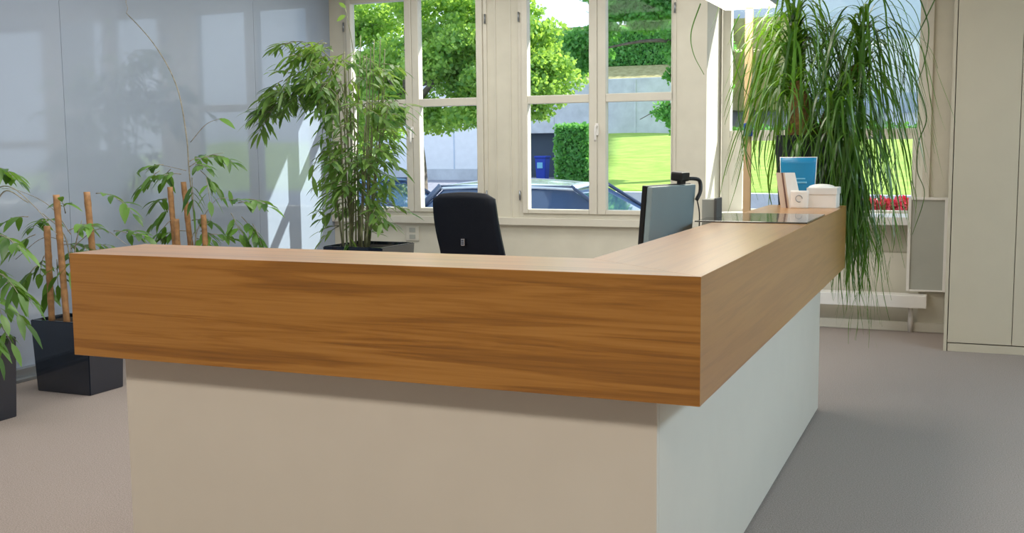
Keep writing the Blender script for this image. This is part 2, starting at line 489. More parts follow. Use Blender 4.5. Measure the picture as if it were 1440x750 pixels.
# low ledge in front of the niche, on a pipe leg
t = thing('window_bench', 'low white ledge under the third window on a thin leg', 'bench', (-.5, YW-.08, 0))
pbox('seat_board', M['white'], t, -1.36, .30, YW-.15, YW-.001, .195, .290, .006)
bm = new(); tube(bm, [(.187, YW-.04, 0), (.187, YW-.04, .197)], .018, 12)
obj('leg', bm, M['white'], t)
bm = new(); tube(bm, [(-1.2, YW-.06, 0), (-1.2, YW-.06, .197)], .018, 12)
obj('leg', bm, M['white'], t)

# grey framed panel on the wall beside the niche
t = thing('wall_panel', 'grey flat panel in white frame on wall beside the tall cabinet', 'panel', (.285, YW-.03, .31))
bm = new(); frame_bars(bm, .150, .425, .312, 1.012, YW-.062, YW-.021, .022, .022, .012, .018, .003)
obj('panel_frame', bm, M['white'], t)
pbox('panel_board', M['greypanel'], t, .172, .403, YW-.05, YW-.021, .324, .994, .001)

# ================================================================== STORAGE CABINET
t = thing('storage_cabinet', 'tall cream two door cabinet standing against the window wall', 'cabinet', (.9, 5.75, 0))
cy0, cy1 = 5.392, YW-.065
bm = new()
box(bm, .437, .458, cy0-.022, cy1, 0, 2.75, .001); box(bm, 2.01, 2.03, cy0-.022, cy1, 0, 2.75, .001)
box(bm, .458, 2.01, cy1-.02, cy1, .06, 2.75); box(bm, .458, 2.01, cy0, cy1-.02, 2.73, 2.75); box(bm, .458, 2.01, cy0, cy1-.02, .06, .08)
obj('carcass', bm, M['cab'], t)
for i, (a, b) in enumerate(((.4635, .858), (.862, 1.43), (1.434, 2.006))):
    d = pbox('door', M['cab'], t, a, b, cy0-.022, cy0-.002, .062, 2.726, .002)
    bm = new(); tube(bm, [(b-.05, cy0-.022, 1.0), (b-.05, cy0-.045, 1.0), (b-.05, cy0-.045, 1.14), (b-.05, cy0-.022, 1.14)], .005, 8)
    if i: obj('handle', bm, M['alu'], d)
    else: bm.free()
pbox('plinth', M['cab'], t, .4635, 2.006, cy0-.018, cy0, 0, .055, .002)

# ================================================================== RECEPTION COUNTER
T, H = 1.10, .3165
B = T-H
L_, WL, DF, DW = 1.965, 3.215, .336, .385
t = thing('reception_counter', 'L shaped reception counter with thick oak top on a white base', 'counter', (-.9, .6, 0))
def prism(bm, poly, z0, z1, bev=.0015):
    b = bmesh.new()
    lo = [b.verts.new((x, y, z0)) for x, y in poly]; hi = [b.verts.new((x, y, z1)) for x, y in poly]
    b.faces.new(lo[::-1]); b.faces.new(hi)
    for i in range(len(poly)): b.faces.new((lo[i], lo[(i+1)%len(poly)], hi[(i+1)%len(poly)], hi[i]))
    if bev: bmesh.ops.bevel(b, geom=b.edges[:], offset=bev, segments=1, affect='EDGES')
    merge(bm, b)
bm = new(); prism(bm, [(-L_, 0), (0, 0), (-DW, DF), (-L_, DF)], B, T, .0008)
sec1 = obj('counter_top', bm, M['woodx'], t)
bm = new(); prism(bm, [(0, 0), (0, WL), (-DW, WL), (-DW, DF)], B, T, .0008)
sec2 = obj('counter_wing', bm, M['woody'], t)
# white base: front and side panels with closing ends
bm = new(); box(bm, -L_+.0997+.001, -.1346, .107, .127, .012, B, .0015, 1); box(bm, -L_+.10, -L_+.12, .127, .36, .012, B, .0015, 1)
box(bm, -L_+.12, -.36, .34, .36, .012, B, .0015, 1)
obj('base_front', bm, M['basew'], t)
bm = new(); box(bm, -.1546, -.1346, .1275, WL+.13, .012, B, .0015, 1); box(bm, -.36, -.1546, WL+.11, WL+.13, .012, B, .0015, 1)
box(bm, -.36, -.34, .36, WL+.11, .012, B, .0015, 1); box(bm, -.34, -.1546, WL+.0, WL+.11, B-.02, B, .001, 1)
obj('base_side', bm, M['basew'], t)
bm = new(); box(bm, -L_+.11, -.145, .12, .35, 0, .012); box(bm, -.345, -.145, .35, WL+.12, 0, .012)
obj('plinth', bm, M['shadow_gap'], t)

# dark inlay plate lying across the wing
bm = new(); box(bm, -.455, -.006, 1.845, 2.40, T, T+.006, .002)
o = obj('counter_plate', bm, M['steel']); tag(o, 'dark glossy plate lying across the oak counter wing', 'plate')

# inner work desk carrying the monitor
t = thing('work_desk', 'work desk tucked inside the counter behind the monitor', 'desk', (-.9, 1.9, 0))
pbox('desk_top', M['white'], t, -1.16, -.40, .75, 3.10, .715, .74, .003)
for x in (-1.12, -.45):
    for y in (.80, 3.05):
        bm = new(); tube(bm, [(x, y, 0), (x, y, .716)], .022, 12); obj('leg', bm, M['alu'], t)

# ================================================================== MONITOR + WEBCAM
def place(bm, mtx): bmesh.ops.transform(bm, matrix=mtx, verts=bm.verts[:])
mtl, mtr = at(912, 262, 1.62), at(975, 258, 1.96)
mc = (mtl+mtr)/2
wdir = V((mtr.x-mtl.x, mtr.y-mtl.y, 0)); mw = wdir.length; wdir.normalize()
nb = V((wdir.y, -wdir.x, 0))                # the back of the screen, toward the visitors' side
if nb.x < 0: nb = -nb
MH = .36
lean = .14
upv = (V((0, 0, 1)) + nb*-lean*0 - wdir*0).normalized()
upv = (V((0, 0, 1)) - nb*lean*-1*.6).normalized()
nb2 = wdir.cross(upv); nb2 = nb2 if nb2.dot(nb) > 0 else -nb2
mm = Matrix((( wdir.x, nb2.x, upv.x, 0), (wdir.y, nb2.y, upv.y, 0), (wdir.z, nb2.z, upv.z, 0), (0, 0, 0, 1)))
topc = V((mc.x, mc.y, (mtl.z+mtr.z)/2))
base = V((topc.x-upv.x*MH, topc.y-upv.y*MH, .74))
t = thing('computer_monitor', 'flat computer monitor seen from its grey back behind the oak wing', 'monitor', base)
def mpart(name, mat, parent, x0, x1, y0, y1, z0, z1, bev):
    bm = new(); box(bm, x0, x1, y0, y1, z0, z1, bev); place(bm, Matrix.Translation(topc) @ mm); return obj(name, bm, mat, parent)
hw = mw/2
bz = mpart('bezel', M['bezel'], t, -hw, hw, -.030, -.010, -MH, 0, .004)
mpart('screen', M['carglass'], bz, -hw+.012, hw-.012, -.032, -.030, -MH+.015, -.012, 0)
mpart('back_shell', M['greyplastic'], t, -hw+.004, hw-.002, -.010, .016, -MH+.004, -.002, .008)
mpart('neck', M['plastic'], t, -.03, .03, .016, .040, -MH-.10, -MH+.16, .006)
bm = new(); lathe(bm, [(.0, .0), (.11, 0), (.11, .008), (.02, .016), (0, .016)], 0, 0, 32)
place(bm, Matrix.Translation(base)); obj('base', bm, M['plastic'], t)
# webcam with its clip and cable
t = thing('webcam', 'small black webcam clipped on the top corner of the monitor', 'webcam', topc+wdir*(hw*.62))
def wpart(name, mat, parent, x0, x1, y0, y1, z0, z1, bev):
    bm = new(); box(bm, x0, x1, y0, y1, z0, z1, bev); place(bm, Matrix.Translation(topc) @ mm); return obj(name, bm, mat, parent)
b_ = wpart('body', M['plastic'], t, hw*.25, hw*.62, -.035, .02, .012, .050, .008)
bm = new()
tube(bm, [topc+mm.to_3x3() @ V(p) for p in spline([(hw*.55, 0, .02), (hw*.85, .008, .022), (hw*1.08, .02, .012), (hw*1.06, .03, -.03), (hw*.92, .03, -.065)], 5)], .0085, 8)
obj('clip_arm', bm, M['plastic'], t)
wpart('clip_foot', M['plastic'], t, hw*.3, hw*.55, -.008, .010, .0005, .014, .003)
bm = new()
tube(bm, [topc+mm.to_3x3() @ V(p) for p in spline([(hw*.92, .03, -.06), (hw*1.05, .035, -.12), (hw*1.1, .035, -.2), (hw*1.05, .035, -.30)], 5)], .003, 6)
obj('cable', bm, M['plastic'], t)

# small grey upright box beyond the monitor
p0 = at(986, 300, 2.05); p1 = at(1004, 300, 2.05)
gx0, gx1 = p0.x, p1.x
t = thing('desk_organizer', 'small grey upright box on the desk just right of the monitor', 'box', ((gx0+gx1)/2, 2.10, .74))
bm = new(); box(bm, gx0, gx1, 2.06, 2.16, .74, 1.183, .004); obj('body', bm, M['greypanel'], t)
bm = new(); box(bm, gx1-.001, gx1+.010, 2.055, 2.165, .74, 1.187, .003); obj('side_plate', bm, M['shadow_gap'], t)

# ================================================================== OFFICE CHAIR
ctl, ctr = at(606, 272, 3.4), at(691, 269, 3.4)
cbl, cbr = at(612, 353, 3.4), at(701, 355, 3.4)
ccx = (cbl.x+cbr.x)/2
t = thing('office_chair', 'black high back office chair behind the counter', 'chair', (ccx, 3.62, 0))
b = bmesh.new()
NX, NZ = 12, 16
front, back = [], []
zlo, zhi = .50, 1.143
for j in range(NZ+1):
    v = j/NZ; z = zlo+(zhi-zlo)*v
    u_ = (z-.785)/(1.143-.785)
    xl = cbl.x+(ctl.x-cbl.x)*u_ - .012*math.sin(max(0, min(1, u_))*math.pi)
    xr = cbr.x+(ctr.x-cbr.x)*u_ - .004*math.sin(max(0, min(1, u_))*math.pi)
    dz = zhi-z                                      # rounded upper corners
    rr = .055
    ins = rr-math.sqrt(max(0, rr*rr-(rr-min(rr, dz))**2)) if dz < rr else 0
    dz2 = z-zlo
    if dz2 < rr: ins = rr-math.sqrt(max(0, rr*rr-(rr-dz2)**2))
    yb = 3.40 + .10*(1-v)**1.5 - .0*v
    rowf, rowb = [], []
    for i in range(NX+1):
        s = i/NX; x = xl+ins+(xr-xl-2*ins)*s
        edge = (2*s-1)**2
        y = yb - .035*(1-edge)*0 + .035*edge*-1*0
        rowb.append(b.verts.new((x, yb+.03*edge-.006*math.cos(s*math.pi*2), z-(.01*edge if j == NZ else 0))))
        rowf.append(b.verts.new((x, yb+.075-.02*edge, z-(.01*edge if j == NZ else 0))))
    back.append(rowb); front.append(rowf)
for j in range(NZ):
    for i in range(NX):
        b.faces.new((back[j][i], back[j][i+1], back[j+1][i+1], back[j+1][i])).smooth = True
        b.faces.new((front[j][i+1], front[j][i], front[j+1][i], front[j+1][i+1])).smooth = True
    b.faces.new((front[j][0], back[j][0], back[j+1][0], front[j+1][0])).smooth = True
    b.faces.new((back[j][NX], front[j][NX], front[j+1][NX], back[j+1][NX])).smooth = True
for i in range(NX):
    b.faces.new((back[NZ][i], back[NZ][i+1], front[NZ][i+1], front[NZ][i])).smooth = True
    b.faces.new((back[0][i+1], back[0][i], front[0][i], front[0][i+1])).smooth = True
bm = new(); merge(bm, b)
bk = obj('backrest', bm, M['leather'], t)
lp = at(650, 341, 3.40)
bm = new(); box(bm, lp.x-.013, lp.x+.013, 3.405, 3.44, lp.z-.022, lp.z+.022, .004)
lt = obj('care_tag', bm, M['chrome'], bk); lt['label'] = 'small silver tag'
bm = new()
for z in (lp.z-.010, lp.z, lp.z+.010): box(bm, lp.x-.007, lp.x+.007, 3.402, 3.406, z-.002, z+.002, .0005)
obj('tag_mark', bm, M['bezel'], bk)
bm = new(); box(bm, ccx-.25, ccx+.25, 3.46, 3.96, .44, .52, .03, 3); obj('seat', bm, M['leather'], t)
bm = new(); tube(bm, spline([(ccx, 3.49, .60), (ccx, 3.38, .46), (ccx, 3.48, .40), (ccx, 3.66, .42)], 5), .022, 10); obj('back_bracket', bm, M['plastic'], t)
bm = new(); tube(bm, [(ccx, 3.71, .09), (ccx, 3.71, .26), (ccx, 3.71, .261), (ccx, 3.71, .44)], [.03, .03, .016, .016], 14); obj('gas_column', bm, M['chrome'], t)
for s in (-1, 1):
    bm = new(); tube(bm, spline([(ccx+s*.24, 3.62, .46), (ccx+s*.29, 3.62, .50), (ccx+s*.29, 3.62, .66)], 4), .014, 8)
    box(bm, ccx+s*.29-.035, ccx+s*.29+.035, 3.52, 3.80, .66, .685, .01); obj('armrest', bm, M['plastic'], t)
for k in range(5):
    a = 2*math.pi*k/5+.3
    e = V((ccx+.30*math.cos(a), 3.71+.30*math.sin(a), .07))
    bm = new(); tube(bm, [(ccx, 3.71, .11), e], [.024, .016], 8); lg = obj('leg', bm, M['plastic'], t)
    bm = new(); tube(bm, [e+V((-.012, 0, -.042)), e+V((.012, 0, -.042))], .028, 14); tube(bm, [e, e+V((0, 0, -.03))], .008, 6); obj('caster', bm, M['plastic'], lg)

# ================================================================== FLOOR LAMP
px_, py_ = -.632, 3.9
t = thing('floor_lamp', 'tall floor lamp with pale pole and glowing flat head behind the counter', 'lamp', (px_, py_, 0))
bm = new(); box(bm, px_-.15, px_+.15, py_-.22, py_+.10, 0, .02, .006); obj('base', bm, M['alu'], t)
pole = pbox('pole', M['birch'], t, px_-.022, px_+.022, py_-.012, py_+.012, .02, 2.235, .004)
bm = new(); box(bm, -.788, -.478, py_-.95, py_+.06, 2.205, 2.26, .006); hd = obj('lamp_head', bm, M['alu'], t)
o = pbox('diffuser', M['lampglow'], hd, -.782, -.484, py_-.944, py_+.054, 2.195, 2.206, .001)
tp = at(1052.5, 182, py_-.02)
sw = pbox('switch', M['tagblue'], pole, tp.x-.026, tp.x+.026, py_-.035, py_-.011, tp.z-.04, tp.z+.036, .006)
pbox('switch_mark', M['paper'], sw, tp.x-.017, tp.x+.012, py_-.037, py_-.034, tp.z-.002, tp.z+.005, .0005)

# ================================================================== ITEMS ON THE FAR END
def curved_card(cx, cy, z0, w, h, mat, parent, name, bow=.03, flare=0.0, lean=.0, thick=.003, inset=0.0, dy=0.0, x0=None):
    b = bmesh.new(); n, m = 12, 8
    g = []
    for j in range(m+1):
        v = j/m; row = []
        for i in range(n+1):
            s = 2*i/n-1
            ww = (w/2)*(1+flare*v) - inset
            z = z0+inset + (h-2*inset)*v
            row.append((cx+s*ww + flare*.0, cy+dy+bow*s*s+lean*(z-z0), z + .0))
        g.append(row)
    fr = [[b.verts.new(p) for p in r] for r in g]
    bk_ = [[b.verts.new((p[0], p[1]+thick, p[2])) for p in r] for r in g]
    for j in range(m):
        for i in range(n):
            b.faces.new((fr[j][i], fr[j][i+1], fr[j+1][i+1], fr[j+1][i])).smooth = True
            b.faces.new((bk_[j][i+1], bk_[j][i], bk_[j+1][i], bk_[j+1][i+1])).smooth = True
        b.faces.new((bk_[j][0], fr[j][0], fr[j+1][0], bk_[j+1][0])); b.faces.new((fr[j][n], bk_[j][n], bk_[j+1][n], fr[j+1][n]))
    for i in range(n):
        b.faces.new((fr[m][i], fr[m][i+1], bk_[m][i+1], bk_[m][i])); b.faces.new((fr[0][i+1], fr[0][i], bk_[0][i], bk_[0][i+1]))
    bm = new(); merge(bm, b)
    return obj(name, bm, mat, parent)

# blue sign card
SY = 3.145
sl, sr, sb = at(1097, 221, SY), at(1147, 222, SY), at(1120, 289, SY)
scx, sw_, sh_ = (sl.x+sr.x)/2, (sr.x-sl.x)*.93, sl.z-T
t = thing('sign_card', 'blue curved sign card with white edge at the end of the counter', 'sign', (scx, SY, T))
curved_card(scx, SY, T, sw_, sh_, M['paper'], t, 'card', .02, .14, .02)
f = curved_card(scx, SY, T, sw_, sh_, M['blue'], t, 'blue_print', .02, .14, .02, .001, .0035, -.0018)
curved_card(scx+.006, SY, T+.115, sw_*.5, .008, M['pblue'], t, 'text_line', .005, 0, .02, .0008, 0, -.0006)
curved_card(scx+.006, SY, T+.135, sw_*.4, .006, M['pblue'], t, 'text_line', .004, 0, .02, .0008, 0, -.0006)
# white folded leaflets in front of it
ll, lr = at(1091, 243, 2.97), at(1117, 243, 2.97)
t = thing('leaflet', 'cream folded leaflet with dark stripe leaning before the blue sign', 'leaflet', ((ll.x+lr.x)/2, 2.97, T))
bm = new()
def slab(bm, a, b_, c, d, th=.006):
    b = bmesh.new(); n = V((0, 1, 0))*th
    q = [V(a), V(b_), V(c), V(d)]
    v1 = [b.verts.new(p) for p in q]; v2 = [b.verts.new(p+n) for p in q]
    b.faces.new(v1); b.faces.new(v2[::-1])
    for i in range(4): b.faces.new((v1[i], v2[i], v2[(i+1)%4], v1[(i+1)%4]))
    merge(bm, b)
bl, br = at(1098, 290, 2.95), at(1128, 290, 2.95)
bl.z = br.z = T
mid_t, mid_b = ll.lerp(lr, .48), bl.lerp(br, .42)
slab(bm, bl, mid_b, mid_t, ll); obj('cover', bm, M['beige'], t)
bm = new(); slab(bm, mid_b+V((0, -.002, 0)), br+V((0, .012, 0)), lr+V((0, .012, 0)), mid_t+V((0, -.002, 0))); obj('inner_page', bm, M['paper'], t)
bm = new(); a0, a1 = bl.lerp(mid_b, .60), ll.lerp(mid_t, .62); c0, c1 = bl.lerp(mid_b, .78), ll.lerp(mid_t, .80)
slab(bm, a0+V((0, -.002, 0)), c0+V((0, -.002, 0)), c1+V((0, -.002, 0)), a1+V((0, -.002, 0)), .002); obj('dark_stripe', bm, M['brown'], t)
# short white card beside it
cl, cr = at(1112, 268, 2.93), at(1137, 270, 2.93)
o = None
t = thing('note_card', 'low white card with small printed figure between leaflet and white box', 'card', ((cl.x+cr.x)/2, 2.92, T))
curved_card((cl.x+cr.x)/2, 2.915, T, cr.x-cl.x, cl.z-T, M['paper'], t, 'card', .012, .02, .03)
bm = new()
ccx2, ccz = (cl.x+cr.x)/2, T+(cl.z-T)*.55
tube(bm, [(ccx2+.016*math.cos(a*.4), 2.913+.0, ccz+.016*math.sin(a*.4)) for a in range(14)], .0018, 5); obj('printed_figure', bm, M['alu'], t)
# white box with lid
xl_, xr_ = at(1133, 288, 3.0).x+.012, at(1177, 287, 3.0).x
yb0 = 2.965
t = thing('paper_box', 'white lidded box at the far corner of the oak counter', 'box', ((xl_+xr_)/2, yb0+.07, T))
zt = at(1155, 262, 3.0).z
pbox('body', M['paper'], t, xl_, xr_, yb0, yb0+.15, T, T+(zt-T)*.62, .003)
bm = new(); box(bm, xl_-.004, xr_+.004, yb0-.004, yb0+.154, T+(zt-T)*.62, zt-.006, .003)
b = bmesh.new()                                   # soft bulge of sheets on top
vs = bmesh.ops.create_uvsphere(b, u_segments=20, v_segments=10, radius=1)['verts']
bmesh.ops.transform(b, matrix=Matrix.Translation(((xl_+xr_)/2-.01, yb0+.075, zt-.008)) @ Matrix.Diagonal((.065, .055, .018, 1)), verts=b.verts[:])
for f in b.faces: f.smooth = True
merge(bm, b); obj('lid', bm, M['white'], t)

# ================================================================== PONYTAIL PALM
pyc = 3.66
pl, pr = at(1096, 195, pyc).x, at(1178, 195, pyc).x
pcx = (pl+pr)/2; ptop = at(1135, 190, pyc).z
t = thing('plant_stand', 'slim dark stand carrying the ponytail palm planter behind the counter', 'stand', (pcx-.06, pyc, 0))
pbox('top_plate', M['black'], t, pcx-.17, pcx+.03, pyc-.1, pyc+.1, .88, .9, .003)
pbox('base_plate', M['black'], t, pcx-.17, pcx+.03, pyc-.1, pyc+.1, 0, .02, .003)
bm = new(); tube(bm, [(pcx-.08, pyc, .02), (pcx-.08, pyc, .88)], .035, 16); obj('column', bm, M['black'], t)
t = thing('ponytail_palm', 'big ponytail palm with long hanging grassy leaves in a dark planter', 'plant', (pcx, pyc, .9))
bm = new(); frustum(bm, pcx, pyc, .902, ptop, .25, .25, pr-pl, pr-pl, .006, True, .018, .04); obj('pot', bm, M['navy'], t)
pbox('soil', M['soil'], t, pcx-(pr-pl)/2+.028, pcx+(pr-pl)/2-.028, pyc-(pr-pl)/2+.028, pyc+(pr-pl)/2-.028, ptop-.045, ptop-.02, .003)
c1 = at(1117, 95, pyc); c2 = at(1213, 75, pyc+.08)
base1 = V((at(1128, 190, pyc).x, pyc, ptop-.03)); base2 = V((at(1160, 190, pyc).x, pyc+.05, ptop-.03))
bm = new()
pts = spline([base1, base1+V((-.005, 0, .09)), base1+V((-.012, 0, .20)), c1+V((0, 0, -.08))], 6)
tube(bm, pts, [.085*(1-.75*i/(len(pts)-1))+.012 for i in range(len(pts))], 14)
obj('trunk', bm, M['bark'], t)
bm = new()
pts = spline([base2, base2+V((.02, 0, .12)), base2+V((.07, .02, .26)), c2+V((0, 0, -.04))], 6)
tube(bm, pts, [.05*(1-.7*i/(len(pts)-1))+.008 for i in range(len(pts))], 12)
obj('trunk', bm, M['bark'], t)
R = random.Random(21)
def strap(bm, p, d, L, W, g=1.0, n=18, wav=.02, hangbias=None):
    """long narrow leaf: springs out, bends over under its weight and hangs"""
    p = V(p); d = V(d).normalized(); step = L/n
    ph = R.uniform(0, 6); ph2 = R.uniform(0, 6)
    sd0 = d.cross(V((0, 0, 1))); sd0 = sd0.normalized() if sd0.length > .05 else V((1, 0, 0))
    prev = None
    for i in range(n+1):
        tt = i/n
        w = W*.5*(1-.85*tt**1.6)
        s = d.cross(V((0, 0, 1))); s = s.normalized() if s.length > .12 else sd0
        s = (s + V((.3*math.sin(ph+tt*3), .3*math.cos(ph2+tt*3), 0))).normalized()
        row = (bm.verts.new(p - s*w), bm.verts.new(p + s*w))
        if prev: bm.faces.new((prev[0], prev[1], row[1], row[0])).smooth = True
        prev = row
        p = p + d*step
        d = (d + V((wav*math.sin(ph+tt*9), wav*math.cos(ph2+tt*8), -g*step*2.6*(1.0 if d.z > -.93 else 0)))).normalized()
        if hangbias is not None and tt > .35: d = (d + hangbias*step*2).normalized()
        if p.y < 3.29 and p.z < 1.46: p.y = 3.29
        if p.x < -.05 and p.y < 3.385 and p.z < .88: p.y = 3.385
        if abs(p.x-pcx) < .20 and abs(p.y-pyc) < .20 and p.z < ptop+.01: p.y = pyc + (.205 if p.y > pyc else -.205)
bm = new()
# first crown: upright core, arching over and hanging close round the planter
for k in range(250):
    a = R.uniform(0, 2*math.pi); el = R.choice((R.uniform(.3, 1.0), R.uniform(.8, 1.45), R.uniform(1.0, 1.5)))
    d = V((math.cos(a)*math.cos(el), .8*math.sin(a)*math.cos(el), math.sin(el)))
    if d.y < 0 and R.random() < .55: d.y = -d.y
    strap(bm, c1+V((R.uniform(-.03, .03), R.uniform(-.03, .03), R.uniform(-.20, .26))), d, R.uniform(.35, .95), R.uniform(.012, .019), R.uniform(2.4, 5.2), 18, .03)
# second crown
for k in range(170):
    a = R.uniform(0, 2*math.pi); el = R.choice((R.uniform(0.2, .9), R.uniform(.8, 1.45)))
    d = V((math.cos(a)*math.cos(el), .8*math.sin(a)*math.cos(el), math.sin(el)))
    strap(bm, c2+V((R.uniform(-.02, .02), R.uniform(-.02, .02), R.uniform(-.26, .2))), d, R.uniform(.45, .95), R.uniform(.010, .017), R.uniform(2.2, 4.6), 18, .03)
# dense curtain in front of the planter, gathering to the right past the counter's end
for k in range(210):
    q = at(R.choice((R.uniform(1165, 1215), R.uniform(1165, 1215), R.uniform(1165, 1215), R.uniform(1088, 1165))), R.uniform(110, 200), pyc+R.uniform(-.26, .06))
    d = V((R.uniform(-.35, .6), R.uniform(-.5, .2), R.uniform(-.5, .7)))
    tx = R.gauss(.05, .035)-q.x if R.random() < .75 else R.uniform(-.1, .1)
    strap(bm, q, d, R.uniform(.45, .80), R.uniform(.010, .017), R.uniform(3.0, 4.6), 18, .03, V((tx*2.2, 0, -.2)))
for k in range(150):
    q = at(R.gauss(1195, 9), R.uniform(185, 260), R.uniform(3.32, 3.6))
    strap(bm, q, V((R.uniform(-.2, .25), R.uniform(-.2, .2), -.9)), R.uniform(.35, .75), R.uniform(.009, .014), 2, 18, .04, V(((.045-q.x)*1.2, 0, -.1)))
obj('foliage', bm, M['leafC'], t)
# the longest strands, thin and brown-tipped, hang nearly to the floor beside the counter
bm = new()
for k in range(46):
    q = at(R.gauss(1206, 9), R.uniform(270, 330), R.uniform(3.32, 3.55))
    if q.x < .02: q.x = R.uniform(.025, .09)
    strap(bm, q, V((R.uniform(-.25, .25), R.uniform(-.2, .2), -.8)), R.uniform(.3, .72), R.uniform(.005, .010), 2, 18, .09, V(((.055-q.x)*1.5, 0, 0)))
for k in range(38):
    q = at(R.gauss(1238, 15), R.uniform(200, 310), R.uniform(3.4, 3.7))
    strap(bm, q, V((R.uniform(-.3, .3), R.uniform(-.2, .2), -.8)), R.uniform(.25, .6), R.uniform(.004, .007), 2, 18, .1)
obj('strand', bm, M['leafC'], t)
# curling tendrils
for pp in ([(1290, -12), (1306, 40), (1298, 95), (1286, 120)], [(1320, -12), (1292, 45), (1272, 75)], [(1270, 85), (1290, 120), (1303, 165), (1292, 200), (1290, 240), (1300, 275), (1283, 330)],
           [(985, 5), (972, 45), (975, 75), (990, 105)], [(1040, 20), (1028, 55), (1040, 110), (1055, 140)], [(1050, 90), (1038, 150), (1048, 210), (1060, 260)], [(1060, 150), (1045, 195), (1062, 240)],
           [(1240, -10), (1262, 40), (1272, 90), (1260, 170)], [(1232, 45), (1255, 40), (1270, 80), (1272, 130)]):
    ps = spline([at(x, y, pyc+(.1 if x > 1100 else -.05)) for x, y in pp], 8)
    n_ = len(ps)
    bm = new(); tube(bm, ps, [.0042*(1-.6*i/n_) for i in range(n_)], 5)
    obj('tendril', bm, M['leafC'], t)

# ================================================================== BAMBOO PALM by window 1
R = random.Random(5)
byc = 4.55
bl_, br_ = at(442, 347, byc-.24), at(575, 350, byc-.24)
bcx, bw = -3.56, .50
bz_ = .70
t = thing('bamboo_palm', 'tall bamboo palm with many thin canes in front of first window', 'plant', (bcx, byc, 0))
bm = new(); frustum(bm, bcx, byc, 0, bz_, .42, .42, bw, bw, .006, True, .02, .04); obj('pot', bm, M['black'], t)
pbox('soil', M['soil'], t, bcx-.218, bcx+.218, byc-.218, byc+.218, bz_-.045, bz_-.022, .003)
lb, sb = new(), new()
def bpx(x, y, dy=0.0): return at(x, y, byc+dy)
canes = []
for k in range(24):
    xb = R.uniform(482, 520); dy = R.uniform(-.1, .1)
    b0 = bpx(xb, 345, dy); b0.z = bz_-.03
    xt = 500 + (xb-500)*R.uniform(1.2, 3.0) + R.uniform(-12, 12)
    yt = R.uniform(40, 215)
    tp_ = bpx(xt, yt, dy*1.8+R.uniform(-.08, .08))
    md = b0.lerp(tp_, .5)+V((R.uniform(-.02, .02), R.uniform(-.02, .02), 0))
    ps = spline([b0, md, tp_], 6)
    tube(sb, ps, [.0075*(1-.55*i/(len(ps)-1)) for i in range(len(ps))], 7)
    canes.append(ps)
# (px, py, spread x, spread y, number of fronds)
blobs = [(478, 70, 38, 22, 12), (440, 95, 40, 24, 16), (500, 105, 45, 28, 22), (420, 120, 32, 20, 11), (460, 135, 45, 20, 18), (400, 140, 26, 16, 9), (535, 150, 30, 24, 14),
         (490, 165, 45, 22, 18), (500, 205, 40, 24, 18), (536, 185, 18, 20, 10), (485, 235, 28, 26, 22), (522, 240, 26, 34, 22), (500, 275, 26, 26, 26), (505, 215, 34, 20, 16), (470, 290, 22, 12, 5), (532, 295, 16, 14, 6), (500, 315, 26, 12, 6), (470, 110, 34, 26, 14), (450, 75, 26, 14, 7)]
for (x, y, rx, ry, n) in blobs:
    for k in range(n):
        a = R.uniform(0, 2*math.pi); rr = math.sqrt(R.random())
        xx, yy = x+rx*rr*math.cos(a), y+ry*rr*math.sin(a)
        dy = R.uniform(-.22, .22)
        p = bpx(xx, yy, dy)
        ax = bpx(500, yy, 0)
        d = (p-ax); d.z = 0
        d = d.normalized()*.8 + rdir(-.5, .3)*.8 if d.length > .03 else rdir(-.5, .3)
        frond(lb, sb, p, d, R.choice((5, 5, 7)), R.uniform(.08, .13), R.uniform(.024, .036), R.uniform(.08, .15), .35)
# long arching branch to the glass wall
br = spline([bpx(492, 190), bpx(470, 130), bpx(430, 118, -.05), bpx(392, 140, -.08), bpx(378, 165, -.1)], 7)
tube(sb, br, [.006*(1-.6*i/(len(br)-1)) for i in range(len(br))], 6)
for p in br[8::2]:
    for q in range(2):
        frond(lb, sb, p, V((-.7, R.uniform(-.5, .5), R.uniform(-.4, .3))), 7, .13, .034, .15, .5)
br = spline([bpx(490, 160), bpx(470, 90), bpx(430, 60, -.05), bpx(402, 62, -.08)], 7)
tube(sb, br, [.005*(1-.6*i/(len(br)-1)) for i in range(len(br))], 6)
for p in br[7::2]:
    frond(lb, sb, p, V((-.8, R.uniform(-.5, .5), R.uniform(-.3, .3))), 7, .12, .028, .15, .4)
br = spline([bpx(492, 300), bpx(470, 230), bpx(452, 215), bpx(440, 240), bpx(440, 262)], 6)
tube(sb, br, [.003]*len(br), 5)
leaf(lb, bpx(441, 232), V((-.4, 0, -.9)), V((0, -1, 0)), .12, .04, .1); leaf(lb, bpx(440, 248), V((.25, 0, -1)), V((0, -1, 0)), .15, .045, .1)
br = spline([bpx(505, 140), bpx(495, 60), bpx(485, 10)], 6); tube(sb, br, [.003]*len(br), 5)
leaf(lb, bpx(487, 12), V((-.4, 0, .4)), V((0, -1, 0)), .09, .03, .2); leaf(lb, bpx(486, 22), V((-.8, 0, -.2)), V((0, -1, 0)), .08, .035, .2)
leaf(lb, bpx(520, 312), V((.9, -.1, .1)), V((0, 0, 1)), .13, .05, .3); leaf(lb, bpx(522, 318), V((.9, -.2, -.2)), V((0, -1, .5)), .12, .05, .2)
obj('foliage', lb, M['leafB'], t); obj('canes', sb, M['cane'], t)

